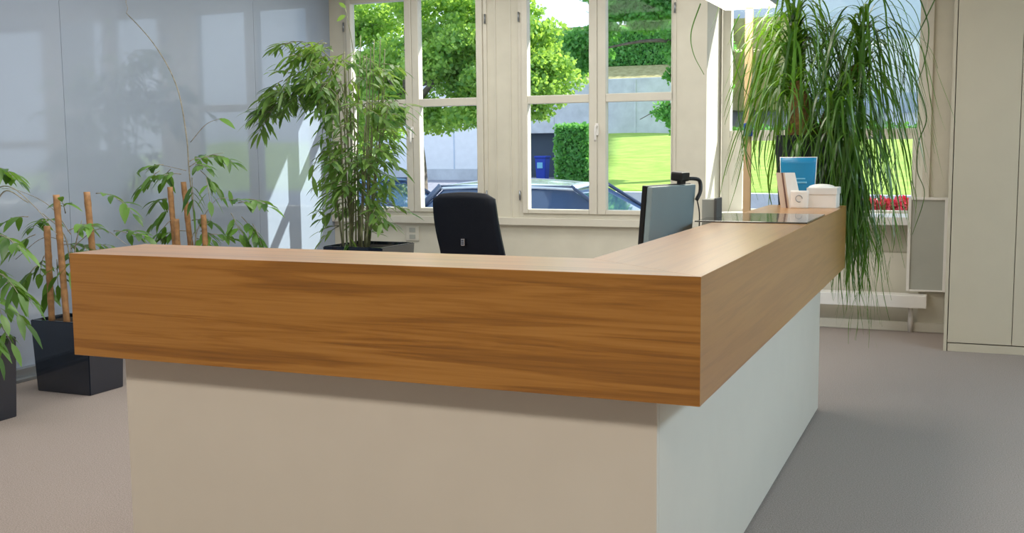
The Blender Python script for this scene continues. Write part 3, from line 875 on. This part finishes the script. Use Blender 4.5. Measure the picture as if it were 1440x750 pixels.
# ================================================================== THREE PLANTERS ALONG THE GLASS WALL
R = random.Random(11)
def planter(name, label, cx, cy, h, w, d, stakes, stems, clusters, singles=()):
    t = thing(name, label, 'plant', (cx, cy, 0), 'staked plants along the glass wall')
    bm = new(); frustum(bm, cx, cy, 0, h, w*.94, d*.94, w*1.02, d*1.02, .004, True, .016, .035); obj('pot', bm, M['black'], t)
    pbox('soil', M['soil'], t, cx-w/2+.03, cx+w/2-.03, cy-d/2+.03, cy+d/2-.03, h-.04, h-.018, .002)
    for (a, b_) in stakes:
        a, b_ = V(a), V(b_)
        bm = new()
        n = 22; ps = [a.lerp(b_, i/n) for i in range(n+1)]
        tube(bm, ps, [.0185+(.002 if i % 5 == 0 else 0) for i in range(n+1)], 12)
        obj('stake', bm, M['bamboo'], t)
    lb, sb = new(), new()
    for ps, r in stems:
        ps = spline(ps, 7); tube(sb, ps, [r*(1-.55*i/(len(ps)-1)) for i in range(len(ps))], 6)
    for (p, d, n, kind) in clusters:
        if kind == 'f': frond(lb, sb, p, d, n, .105, .041, .15, .5)
        else: fingers(lb, sb, p, d, n, .125, .036)
    for (p, d, l, w_) in singles: leaf(lb, p, d, V((0, -.6, 1)), l, w_, .35)
    for m_ in (lb, sb):
        for v in m_.verts: v.co.x = max(v.co.x, XL+.012+.03*abs(math.sin(v.co.z*40)))
    obj('foliage', lb, M['leafA'], t); obj('stems', sb, M['twig'], t)
    return t
def rc(lst, Y, kind='f', jit=.10):
    out = []
    for (x, y, dx, dz, n) in lst:
        q = at(x, y, Y+R.uniform(-jit, jit))
        q.x = max(q.x, XL+.10)
        out.append((q, V((dx, R.uniform(-.4, .4), dz)), n, kind))
    return out
# planter at the edge of the frame
Y1 = 1.57
c0 = V((-4.29, Y1, .40))
planter('potted_tree', 'staked green plant in the black pot furthest from the windows', -4.29, 1.568, .435, .42, .295,
    [((-4.36, Y1-.03, .40), (-4.38, Y1, 1.15)), ((-4.22, Y1+.05, .40), (-4.20, Y1+.04, 1.05))],
    [([c0, at(-15, 330, Y1), at(5, 270, Y1), at(40, 285, Y1)], .006), ([c0, at(-30, 380, Y1), at(10, 400, Y1)], .006), ([at(-30, 280, Y1), at(10, 262, Y1), at(50, 292, Y1), at(80, 330, Y1)], .0035)],
    rc([(-20, 235, .6, .1, 7), (-5, 240, .8, 0, 7), (-18, 325, .6, 0, 5), (-2, 330, .7, -.1, 5), (-25, 370, .6, -.2, 7), (0, 385, .8, -.2, 7), (5, 395, .8, -.3, 7), (-10, 410, .7, -.3, 7), (0, 420, .6, -.5, 5), (-12, 440, .5, -.5, 5), (-5, 300, -.4, 0, 7), (-30, 300, -.3, 0, 7), (-15, 455, .5, -.5, 5)], Y1))
Y2 = 2.36
c0 = V((-4.28, Y2, .40))
planter('potted_tree', 'staked green plant in black pot beside the oak counter end', -4.285, 2.362, .428, .43, .285,
    [(V((at(73, 452, 2.34).x, 2.34, .40)), at(66, 318, 2.34)), (V((at(94, 452, 2.30).x, 2.30, .40)), at(79, 274, 2.30)), (V((-4.19, 2.44, .40)), at(122, 270, 2.44))],
    [([c0, at(100, 380, Y2), at(90, 330, Y2), at(60, 300, Y2)], .006), ([c0, at(105, 360, Y2), at(115, 310, Y2)], .006), ([at(100, 350, Y2), at(140, 322, Y2), at(180, 345, Y2)], .003), ([at(95, 340, Y2), at(60, 335, Y2), at(22, 365, Y2)], .003), ([at(100, 330, Y2), at(70, 290, Y2), at(25, 268, Y2), at(-10, 265, Y2)], .003)],
    rc([(40, 305, -.7, .1, 7), (60, 310, -.6, 0, 7), (75, 312, -.5, .2, 7), (50, 330, -.7, -.2, 5), (62, 360, -.5, -.3, 7), (55, 372, -.6, -.5, 5), (66, 380, 0, -.9, 5), (85, 345, .3, .1, 7), (95, 325, .5, .3, 7), (105, 318, .6, .2, 7), (100, 345, .3, -.3, 7), (80, 365, -.2, -.3, 5), (115, 345, .6, 0, 5), (92, 300, .2, .5, 5)], Y2)
    + rc([(135, 272, .8, .1, 5), (165, 280, .9, -.2, 5), (160, 325, .7, .1, 5), (178, 325, .7, .1, 5), (120, 345, .7, .2, 5), (140, 350, .7, -.1, 5)], 2.55))
Y3 = 3.5
c0 = V((-4.32, Y3, .40))
planter('potted_tree', 'staked green plant with long bare twig standing nearest the bamboo palm', -4.33, 3.5, .43, .43, .30,
    [(V((-4.44, 3.46, .40)), at(239, 263, 3.46)), (V((-4.36, 3.54, .40)), at(258, 256, 3.54)), (V((-4.22, 3.5, .40)), at(286, 302, 3.5)), (V((-4.40, 3.42, .40)), at(248, 308, 3.42))],
    [([c0, at(275, 330, Y3), at(266, 240, Y3), at(262, 190, Y3), at(248, 120, Y3), at(215, 60, Y3), at(165, 5, Y3), at(140, -25, Y3)], .006), ([at(268, 200, Y3), at(290, 175, Y3), at(312, 166, Y3)], .003),
     ([c0, at(275, 335, Y3), at(300, 285, Y3), at(320, 278, Y3)], .004), ([c0, at(270, 335, Y3), at(296, 310, Y3), at(297, 270, Y3)], .003), ([at(262, 240, Y3), at(240, 235, Y3), at(225, 232, Y3)], .003), ([at(266, 235, Y3), at(290, 220, Y3), at(315, 215, Y3)], .003)],
    rc([(230, 232, -.8, .1, 7), (240, 238, -.6, -.2, 7), (225, 240, -.6, -.3, 7), (255, 245, -.3, .1, 7), (265, 228, .2, .2, 7), (275, 232, .5, .1, 7), (285, 222, .8, .2, 7), (300, 218, .9, .0, 7), (282, 240, .4, -.4, 7), (270, 250, .1, -.5, 7), (290, 250, .4, -.5, 5), (235, 280, -.8, .1, 7), (245, 290, -.6, -.3, 5), (240, 310, -.4, -.3, 5), (270, 310, .4, .1, 7), (262, 325, -.4, .1, 7), (282, 325, .6, 0, 7), (295, 330, .7, .1, 5), (250, 330, -.5, 0, 7), (275, 335, .2, 0, 5)], Y3)
    + rc([(322, 282, .7, .2, 5), (335, 285, .9, .2, 7), (350, 280, .9, .0, 7), (325, 300, .5, -.4, 7), (340, 305, .6, -.6, 7), (355, 315, .6, -.5, 5), (335, 318, .3, -.7, 5)], 3.6),
    [(at(308, 167, Y3), V((1, 0, -.2)), .13, .045), (at(322, 268, Y3), V((.3, 0, -.9)), .08, .03)])

# ================================================================== OUTDOORS
R = random.Random(3)
# street and yard
prof = [(6.35, -.45), (12.5, -.45), (24, .45), (27, .55), (60, .9)]
bm = new()
xs = [-60, -30, -15, 0, 15, 30]
g = [[bm.verts.new((x, y, z)) for x in xs] for y, z in prof]
for a, b_ in zip(g, g[1:]):
    for i in range(len(xs)-1): bm.faces.new((a[i], a[i+1], b_[i+1], b_[i]))
struct('ground', bm, M['asphalt'], 'grey asphalt yard outside the windows', 'ground')
# lawn: sloping bank with a kerb
bm = new()
nx, ny = 44, 26
x0, x1 = -8.2, 12
def lawn_pt(i, j):
    u, v = i/nx, j/ny
    x = x0+(x1-x0)*u; y = 15.6+(26.6-15.6)*v
    xs_ = x - (.32*(y-15.6)*0)
    z = .62+1.12*(v**.9) - .07*u*1.5 + .03*math.sin(x*1.3+v*5)
    xl = -5.5-(y-15.6)*.30
    return (xl+(x1-xl)*u, y, z)
g = [[bm.verts.new(lawn_pt(i, j)) for i in range(nx+1)] for j in range(ny+1)]
for j in range(ny):
    for i in range(nx): bm.faces.new((g[j][i], g[j][i+1], g[j+1][i+1], g[j+1][i])).smooth = True
sk = [bm.verts.new((v.co.x, v.co.y, -.5)) for v in g[0]]
for i in range(nx): bm.faces.new((sk[i], sk[i+1], g[0][i+1], g[0][i]))
sl_ = [bm.verts.new((r[0].co.x, r[0].co.y, -.3)) for r in g]
for j in range(ny): bm.faces.new((sl_[j+1], sl_[j], g[j][0], g[j+1][0]))
struct('lawn', bm, M['lawn'], 'bright green sloping lawn outside the second window', 'lawn')
bm = new(); b = bmesh.new()
e = [[b.verts.new((x, y, z)) for y, z in ((15.3, -.5), (15.3, zt), (15.62, zt), (15.62, -.5))] for x, zt in ((-5.65, .64), (12.2, .53))]
b.faces.new(e[0]); b.faces.new(e[1][::-1])
for i in range(4): b.faces.new((e[0][i], e[0][(i+1)%4], e[1][(i+1)%4], e[1][i]))
merge(bm, b)
struct('kerb', bm, M['concrete'], 'low pale concrete kerb at the foot of the lawn', 'kerb')
# concrete retaining wall with a dark gate opening at its left
wx0, wx1 = -11.9, -5.9
bm = new()
box(bm, -10.36, wx1, 26.6, 27.0, 0, 3.25, .02)
box(bm, wx0, -10.36, 26.6, 27.0, 1.79, 3.25, .02); box(bm, wx0, -11.6, 26.6, 27.0, 0, 1.79, .02)
for x in (-9.0, -8.0, -7.0): box(bm, x-.03, x+.03, 26.575, 26.6, 1.2, 3.2, .003)
struct('wall_retaining', bm, M['concrete'], 'grey concrete retaining wall above the lawn', 'retaining wall')
bm = new(); box(bm, -11.65, -10.3, 26.88, 26.99, 0, 1.9); struct('wall_recess', bm, M['gateshade'], 'shallow gateway back in the concrete wall with its shade painted on', 'wall')
# terrace above
bm = new(); b = bmesh.new()
pf = [(27.0, 2.4), (27.0, 3.22), (28.5, 3.72), (29.5, 3.8), (29.5, 2.4)]
r0 = [b.verts.new((-16, y, z)) for y, z in pf]; r1 = [b.verts.new((wx1+.1, y, z)) for y, z in pf]
b.faces.new(r0); b.faces.new(r1[::-1])
for i in range(5): b.faces.new((r0[i], r0[(i+1)%5], r1[(i+1)%5], r1[i]))
merge(bm, b); struct('terrace', bm, M['dry'], 'dry grass terrace above the concrete wall', 'terrace')
bm = new(); box(bm, -16, wx1+1.5, 29.5, 38, 2.4, 5.02); struct('terrace', bm, M['dry'], 'upper dry grass terrace behind the long hedge', 'terrace')

def sprays(blobs, k=11):
    out = []
    for c, r in blobs:
        m = max(4, int(k*(r[0]*r[2])**.5/.75))
        for _ in range(m):
            d = rdir(-1, 1); s_ = R.random()**.4
            p = V(c)+V((d.x*r[0]*s_, d.y*r[1]*s_, d.z*r[2]*s_))
            q = R.uniform(.18, .34)*min(1, .5+r[0])
            out.append((p, (q*1.35, q*1.2, q*.62)))
    return out

def leafcloud(bm, blobs, n, size):
    tot = sum(b[1][0]*b[1][1] + b[1][0]*b[1][2] for b in blobs)
    for c, r in blobs:
        k = int(n*(r[0]*r[1]+r[0]*r[2])/tot)
        for _ in range(k):
            d = rdir(-1, 1); s = R.random()**.35
            p = V(c)+V((d.x*r[0]*s, d.y*r[1]*s, d.z*r[2]*s))
            e1 = rdir(-1, 1); e2 = e1.cross(rdir(-1, 1)).normalized()
            l = size*R.uniform(.6, 1.3); w = l*.42
            bm.faces.new([bm.verts.new(p), bm.verts.new(p+e1*l*.5+e2*w), bm.verts.new(p+e1*l), bm.verts.new(p+e1*l*.5-e2*w)])

def hedgebox(name, label, x0, x1, y0, y1, z0, z1, n, size):
    t = thing(name, label, 'hedge', ((x0+x1)/2, (y0+y1)/2, z0))
    bm = new(); box(bm, x0+.06, x1-.06, y0+.06, y1-.06, z0, z1-.06, .05); obj('core', bm, M['hcore'], t)
    bm = new()
    for _ in range(n):
        f = R.choice((0, 0, 0, 1, 2, 3))
        x, y, z = R.uniform(x0, x1), R.uniform(y0, y1), R.uniform(z0, z1)
        if f == 0: y = y0+R.uniform(-.03, .08)
        elif f == 1: z = z1+R.uniform(-.08, .04)
        elif f == 2: x = x0+R.uniform(-.03, .08)
        else: x = x1+R.uniform(-.08, .03)
        p = V((x, y, z)); e1 = rdir(-1, 1); e2 = e1.cross(rdir(-1, 1)).normalized(); l = size*R.uniform(.6, 1.3)
        bm.faces.new([bm.verts.new(p), bm.verts.new(p+e1*l*.5+e2*l*.4), bm.verts.new(p+e1*l), bm.verts.new(p+e1*l*.5-e2*l*.4)])
    obj('foliage', bm, M['leafH'], t)
    return t
M['hcore'] = plain('hedge_core', (40, 84, 44), .9)
hx0, hx1 = at(781, 178, 20).x, at(828, 178, 20).x
hedgebox('hedge', 'clipped square hedge block beside the dark gateway', hx0, hx1, 20, 21, .1, 1.84, 9000, .08)
hedgebox('hedge', 'long clipped hedge on the terrace above the concrete wall', -11.5, -6.0, 28.6, 29.4, 3.7, 4.80, 16000, .10)

# far white house behind the lawn, seen past the ponytail palm
t = thing('house', 'white house with grey blue glazing bands behind the lawn', 'building', (0, 33, 0))
hy = 31.0
za = lambda py: at(1200, py, hy).z
hx0, hx1 = at(1015, 100, hy).x, 12
pbox('facade', M['house'], t, hx0, hx1, hy, hy+6, .5, za(-40), 0)
pbox('cladding', M['housegrey'], t, hx0+.1, hx1, hy-.06, hy, za(57), za(-40), 0)
for x in range(8):
    xx = hx0+.5+x*1.55
    w_ = pbox('window', M['housegrey'], t, xx, xx+1.25, hy-.05, hy, za(160), za(132), 0)
    pbox('pane', M['houseglass'], w_, xx+.08, xx+1.17, hy-.06, hy-.05, za(158), za(134), 0)
hedgebox('hedge', 'low hedge at the foot of the white house', -5.6, 6, 27.0, 27.9, .9, 1.85, 9000, .10)

# garage wall seen below the first tree
t = thing('garage', 'long white garage with upright panel joints across the yard', 'building', (-17, 27, 0))
gy = 25.5
gz0, gz1 = at(640, 238, gy).z, at(640, 150, gy).z
gx0, gx1 = at(470, 200, gy).x, min(at(700, 200, gy).x, -12.25)
print('garage', gx0, gx1)
pbox('wall', M['house'], t, gx0, gx1, gy, gy+5, gz0, gz1+.8, .01)
for k in range(6):
    x = at(638.5-46*(k-1), 200, gy).x
    pbox('panel_joint', M['housegrey'], t, x-.02, x+.02, gy-.012, gy, gz0, gz1+.7, 0)
pbox('plinth', M['concrete'], t, gx0, gx1, gy-.03, gy, .3, gz0, 0)
pbox('roof', M['housegrey'], t, gx0-.2, gx1+.2, gy-.3, gy+5.2, gz1+.8, gz1+1.0, .02)

# blue bin in the gateway
bb = at(763, 240, 25.9)
t = thing('waste_bin', 'blue waste bin standing in the dark gateway', 'bin', (bb.x, 25.9, .5))
bm = new(); frustum(bm, bb.x, 25.9, .5, 1.10, .26, .30, .32, .36, .015); obj('body', bm, M['binblue'], t)
bm = new(); box(bm, bb.x-.18, bb.x+.18, 25.70, 26.10, 1.10, 1.16, .02); obj('lid', bm, M['binblue'], t)
pbox('label_plate', M['pblue'], t, bb.x-.09, bb.x+.07, 25.715, 25.735, .82, .98, 0)

# trees
def tree(label, base, top, r, blobs, n, size, mat, branches=()):
    t = thing('tree', label, 'tree', base)
    bm = new()
    b0, b1 = V(base), V(top)
    ps = spline([b0, b0.lerp(b1, .4)+V((.06, 0, 0)), b0.lerp(b1, .7)-V((.05, 0, 0)), b1], 6)
    tube(bm, ps, [r*(1-.5*i/(len(ps)-1)) for i in range(len(ps))], 12)
    for a, b_, rr in branches:
        q = spline([a, V(a).lerp(V(b_), .5)+V((0, 0, .1)), b_], 6); tube(bm, q, [rr*(1-.7*i/(len(q)-1)) for i in range(len(q))], 8)
    obj('trunk', bm, M['trunk'], t)
    bm = new(); leafcloud(bm, sprays(blobs, 17), n, size); obj('crown', bm, mat, t)
    return t
ty = 13.2
P = lambda x, y, dy=0: at(x, y, ty+dy)
blobs = []
for (x, y, rx, ry, rz, dy) in [(530, 20, .9, .8, .9, .6), (620, -20, 1.1, .9, .8, 0), (600, 60, 1.0, .8, .55, -.2), (660, 40, .8, .7, .6, .4), (540, 110, .8, .7, .5, .3), (640, 120, .9, .7, .45, -.1), (700, 90, .8, .6, .55, 0),
                               (735, 105, .55, .5, .42, -.2), (760, 120, .45, .5, .26, 0), (745, 55, .32, .4, .3, .2), (770, 95, .22, .3, .12, .1), (755, 45, .3, .4, .22, .1), (745, 150, .25, .3, .2, 0), (620, 165, .7, .6, .16, .3), (560, 150, .6, .6, .3, .3), (680, 160, .5, .5, .2, 0), (735, 0, .22, .3, .5, .2), (500, 90, .8, .7, .8, .6), (520, 190, .4, .5, .4, .8)]:
    blobs.append((P(x, y, dy), (rx, ry, rz)))
b0 = P(588, 250); b0.z = -.43
tree('sunlit broadleaf tree with pale green crown outside first window', b0, P(575, 40), .16, blobs, 64000, .075, M['leafT'],
     [(P(583, 180), P(545, 110), .06), (P(580, 150), P(660, 80), .06), (P(580, 120), P(740, 110, 0), .05)])
ty = 17.5
blobs = []
for (x, y, rx, ry, rz, dy) in [(900, -8, .85, .7, .32, 0), (960, -20, .9, .8, .5, 0), (830, 60, .38, .4, .28, .3), (818, 95, .22, .3, .22, .3), (812, 72, .25, .3, .16, .3), (868, 28, .25, .4, .22, 0), (940, 150, .16, .3, .34, 0), (950, 90, .12, .3, .4, 0), (955, 175, .12, .3, .25, 0), (930, 20, .45, .5, .2, 0), (890, 12, .6, .4, .2, .4), (870, -10, .5, .4, .3, .8), (905, 30, .4, .4, .12, .5), (985, 60, .5, .5, 1.0, 0)]:
    blobs.append((P(x, y, dy), (rx, ry, rz)))
b0 = P(985, 230); b0.z = .75
tree('darker tree overhanging the lawn and hedge outside second window', b0, P(985, 0), .14, blobs, 26000, .085, M['leafT2'],
     [(P(985, 140), P(900, 168), .02), (P(985, 60), P(840, 70), .05)])

# red flowering bed outside the third window
t = thing('flower_bed', 'low bed of red flowers outside the third window', 'flowers', (at(1245, 290, 13.8).x, 13.8, -.44))
fx0, fx1 = at(1205, 290, 13.8).x, at(1290, 290, 13.8).x
pbox('trough', M['concrete'], t, fx0, fx1, 13.6, 14.0, -.46, .38, .02)
bm = new(); leafcloud(bm, [(V((fx0+(fx1-fx0)*k/5, 13.8, .50)), (.18, .22, .14)) for k in range(6)], 2600, .07); obj('blossoms', bm, M['red'], t)

# cars
def car(name, label, cx, cy, z, paint, flip=1, sx=1.0):
    t = thing('car', label, 'car', (cx, cy, z))
    def W(x, y, zz): return V((cx+flip*x*sx, cy+y, z+zz))
    # lower body: lofted rings along the length
    st = [(-2.10, .46, .62, .66), (-2.02, .30, .80, .78), (-1.75, .22, .92, .85), (-1.0, .20, .93, .87), (0, .20, .92, .88), (.9, .20, .90, .87), (1.35, .22, .86, .86), (1.85, .24, .74, .80), (2.08, .32, .62, .70), (2.15, .42, .52, .55)]
    b = bmesh.new(); rings = []
    for x, zb, zt_, hw_ in st:
        pr_ = [(-hw_*.92, zb), (-hw_, zb+(zt_-zb)*.35), (-hw_*.985, zb+(zt_-zb)*.75), (-hw_*.90, zt_), (-hw_*.5, zt_+.03), (0, zt_+.04), (hw_*.5, zt_+.03), (hw_*.90, zt_), (hw_*.985, zb+(zt_-zb)*.75), (hw_, zb+(zt_-zb)*.35), (hw_*.92, zb)]
        rings.append([b.verts.new(W(x, y, zz)) for y, zz in pr_])
    n = len(rings[0])
    for a, c in zip(rings, rings[1:]):
        for k in range(n): b.faces.new((a[k], a[(k+1)%n], c[(k+1)%n], c[k])).smooth = True
    b.faces.new(rings[0]); b.faces.new(rings[-1])
    bm = new(); merge(bm, b); obj('body', bm, paint, t)
    # glasshouse
    lo = [(-1.62, .80), (1.22, .80)]; 
    b = bmesh.new()
    sec = [(-1.66, .90, .80), (-1.18, 1.38, .62), (-.3, 1.44, .64), (.42, 1.40, .62), (1.28, .88, .78)]
    bot = [b.verts.new(W(x, s*.80, .88)) for x in (-1.66, 1.28) for s in (-1, 1)]
    top = [b.verts.new(W(x, s*.615, 1.385)) for x in (-1.16, .42) for s in (-1, 1)]
    for f in ((0, 2, 6, 4) , ):
        pass
    b.faces.new((bot[0], bot[2], top[2], top[0])); b.faces.new((bot[3], bot[1], top[1], top[3]))
    b.faces.new((bot[1], bot[0], top[0], top[1])); b.faces.new((bot[2], bot[3], top[3], top[2])); b.faces.new((top[0], top[2], top[3], top[1]))
    bm = new(); merge(bm, b); obj('window_glass', bm, M['carglass'], t)
    # roof: shallow dome
    b = bmesh.new(); g = []
    for i in range(13):
        u = i/12; x = -1.26+1.74*u; row = []
        for j in range(9):
            s = 2*j/8-1
            zz = 1.39 + .11*(1-s*s*.62)*(1-(2*u-1)**2*.55) - .015
            row.append(b.verts.new(W(x, s*.66, zz)))
        g.append(row)
    for i in range(12):
        for j in range(8): b.faces.new((g[i][j], g[i+1][j], g[i+1][j+1], g[i][j+1])).smooth = True
    bmesh.ops.recalc_face_normals(b, faces=b.faces[:])
    bm = new(); merge(bm, b); o = obj('roof', bm, paint, t)
    so = o.modifiers.new('thick', 'SOLIDIFY'); so.thickness = .03
    for s in (-1, 1):
        bm = new()
        tube(bm, [W(1.30, s*.79, .87), W(.44, s*.635, 1.41)], .022, 8)
        tube(bm, [W(-1.70, s*.80, .87), W(-1.20, s*.635, 1.41)], .04, 8)
        tube(bm, [W(-.28, s*.815, .88), W(-.34, s*.635, 1.41)], .024, 8)
        tube(bm, [W(-1.2, s*.635, 1.40), W(.44, s*.635, 1.405)], .02, 8)
        obj('pillar', bm, M['pillar'], t)
        bm = new(); c = W(1.0, s*.93, .93)
        bmesh.ops.create_uvsphere(bm, u_segments=12, v_segments=8, radius=1, matrix=Matrix.Translation(c) @ Matrix.Diagonal((.10, .09, .07, 1)))
        obj('wing_mirror', bm, paint, t)
        for x in (-1.32, 1.32):
            bm = new(); tube(bm, [W(x, s*.70, .31), W(x, s*.885, .31)], .31, 24); w_ = obj('wheel', bm, M['rubber'], t)
            bm = new(); tube(bm, [W(x, s*.88, .31), W(x, s*.895, .31)], .20, 20); obj('rim', bm, M['alu'], w_)
        bm = new(); c = W(2.02, s*.56, .60); bmesh.ops.create_uvsphere(bm, u_segments=12, v_segments=8, radius=1, matrix=Matrix.Translation(c) @ Matrix.Diagonal((.10, .14, .08, 1))); obj('headlight', bm, M['chrome'], t)
        bm = new(); c = W(-2.02, s*.58, .70); bmesh.ops.create_uvsphere(bm, u_segments=12, v_segments=8, radius=1, matrix=Matrix.Translation(c) @ Matrix.Diagonal((.06, .13, .09, 1))); obj('tail_light', bm, M['red'], t)
    return t
car('car', 'silver blue car parked just outside the second window', -4.03, 9.75, -.45, M['silver'], 1)
car('car', 'blue car parked beyond the trunk, seen through the first window', -7.7, 11.4, -.45, M['bluepaint'], 1)

# ================================================================== LIGHT
sun = bpy.data.lights.new('sun', 'SUN'); sun.energy = 9.0; sun.angle = .009; sun.color = (1, .96, .88)
so = bpy.data.objects.new('sun', sun); C.objects.link(so)
so.rotation_euler = V((-.78, -.60, -.75)).to_track_quat('-Z', 'Y').to_euler()
w = bpy.data.worlds.new('sky'); bpy.context.scene.world = w; w.use_nodes = True
nt = w.node_tree; bg = nt.nodes['Background']
tc = nt.nodes.new('ShaderNodeTexCoord'); sp = nt.nodes.new('ShaderNodeSeparateXYZ'); rp = nt.nodes.new('ShaderNodeValToRGB')
nt.links.new(tc.outputs['Generated'], sp.inputs[0]); nt.links.new(sp.outputs['Z'], rp.inputs['Fac'])
rp.color_ramp.elements[0].color = srgb(214, 224, 240); rp.color_ramp.elements[1].color = srgb(190, 210, 238)
rp.color_ramp.elements[1].position = .6
nt.links.new(rp.outputs['Color'], bg.inputs['Color']); bg.inputs['Strength'].default_value = 2.0

def area(name, loc, sx, sy, power, col, rot=(0, 0, 0)):
    l = bpy.data.lights.new(name, 'AREA'); l.shape = 'RECTANGLE'; l.size = sx; l.size_y = sy; l.energy = power; l.color = col
    o = bpy.data.objects.new(name, l); C.objects.link(o); o.location = loc; o.rotation_euler = rot
    return o
warm, cool = (1, .90, .77), (.80, .91, 1.0)
for x in (-3.0, -1.0, 1.0):
    area('ceiling_and_fill_light', (x, -2.6, 2.97), .5, .5, 41, warm)
for y in (.4, 2.8):
    area('ceiling_and_fill_light', (3.0, y, 2.97), .7, 1.8, 68, (.60, .82, 1.0))  # added cool fill, stands in for daylight from the right
for x in (-3.4, -1.4):
    for y in (.8, 2.8, 4.8):
        area('ceiling_and_fill_light', (x, y, 2.97), 1.2, 1.2, 27, (1, .96, .9))  # added overhead fill to brighten the room towards the windows
area('lamp_light', (-.633, 3.45, 2.19), .28, .9, 8, (1, .95, .8))

# ================================================================== CAMERA
cd = bpy.data.cameras.new('camera'); cam = bpy.data.objects.new('camera', cd); C.objects.link(cam)
fw = ray(720, 375).normalized(); rt = (ray(721, 375)-ray(720, 375)).normalized(); upc = rt.cross(fw).normalized()
cam.matrix_world = Matrix(((rt.x, upc.x, -fw.x, CAM.x), (rt.y, upc.y, -fw.y, CAM.y), (rt.z, upc.z, -fw.z, CAM.z), (0, 0, 0, 1)))
cd.sensor_width = 36; cd.sensor_fit = 'HORIZONTAL'; cd.lens = F/1440*36; cd.clip_end = 300
sc = bpy.context.scene
sc.camera = cam
sc.view_settings.view_transform = 'Standard'; sc.view_settings.look = 'None'; sc.view_settings.gamma = 1
sc.view_settings.use_curve_mapping = False; sc.view_settings.exposure = 0
try:
    sc.cycles.use_denoising = True; sc.cycles.denoiser = 'OPENIMAGEDENOISE'
except Exception: pass
sc.cycles.max_bounces = 10; sc.cycles.diffuse_bounces = 6; sc.cycles.transparent_max_bounces = 16
sc.cycles.sample_clamp_indirect = 6
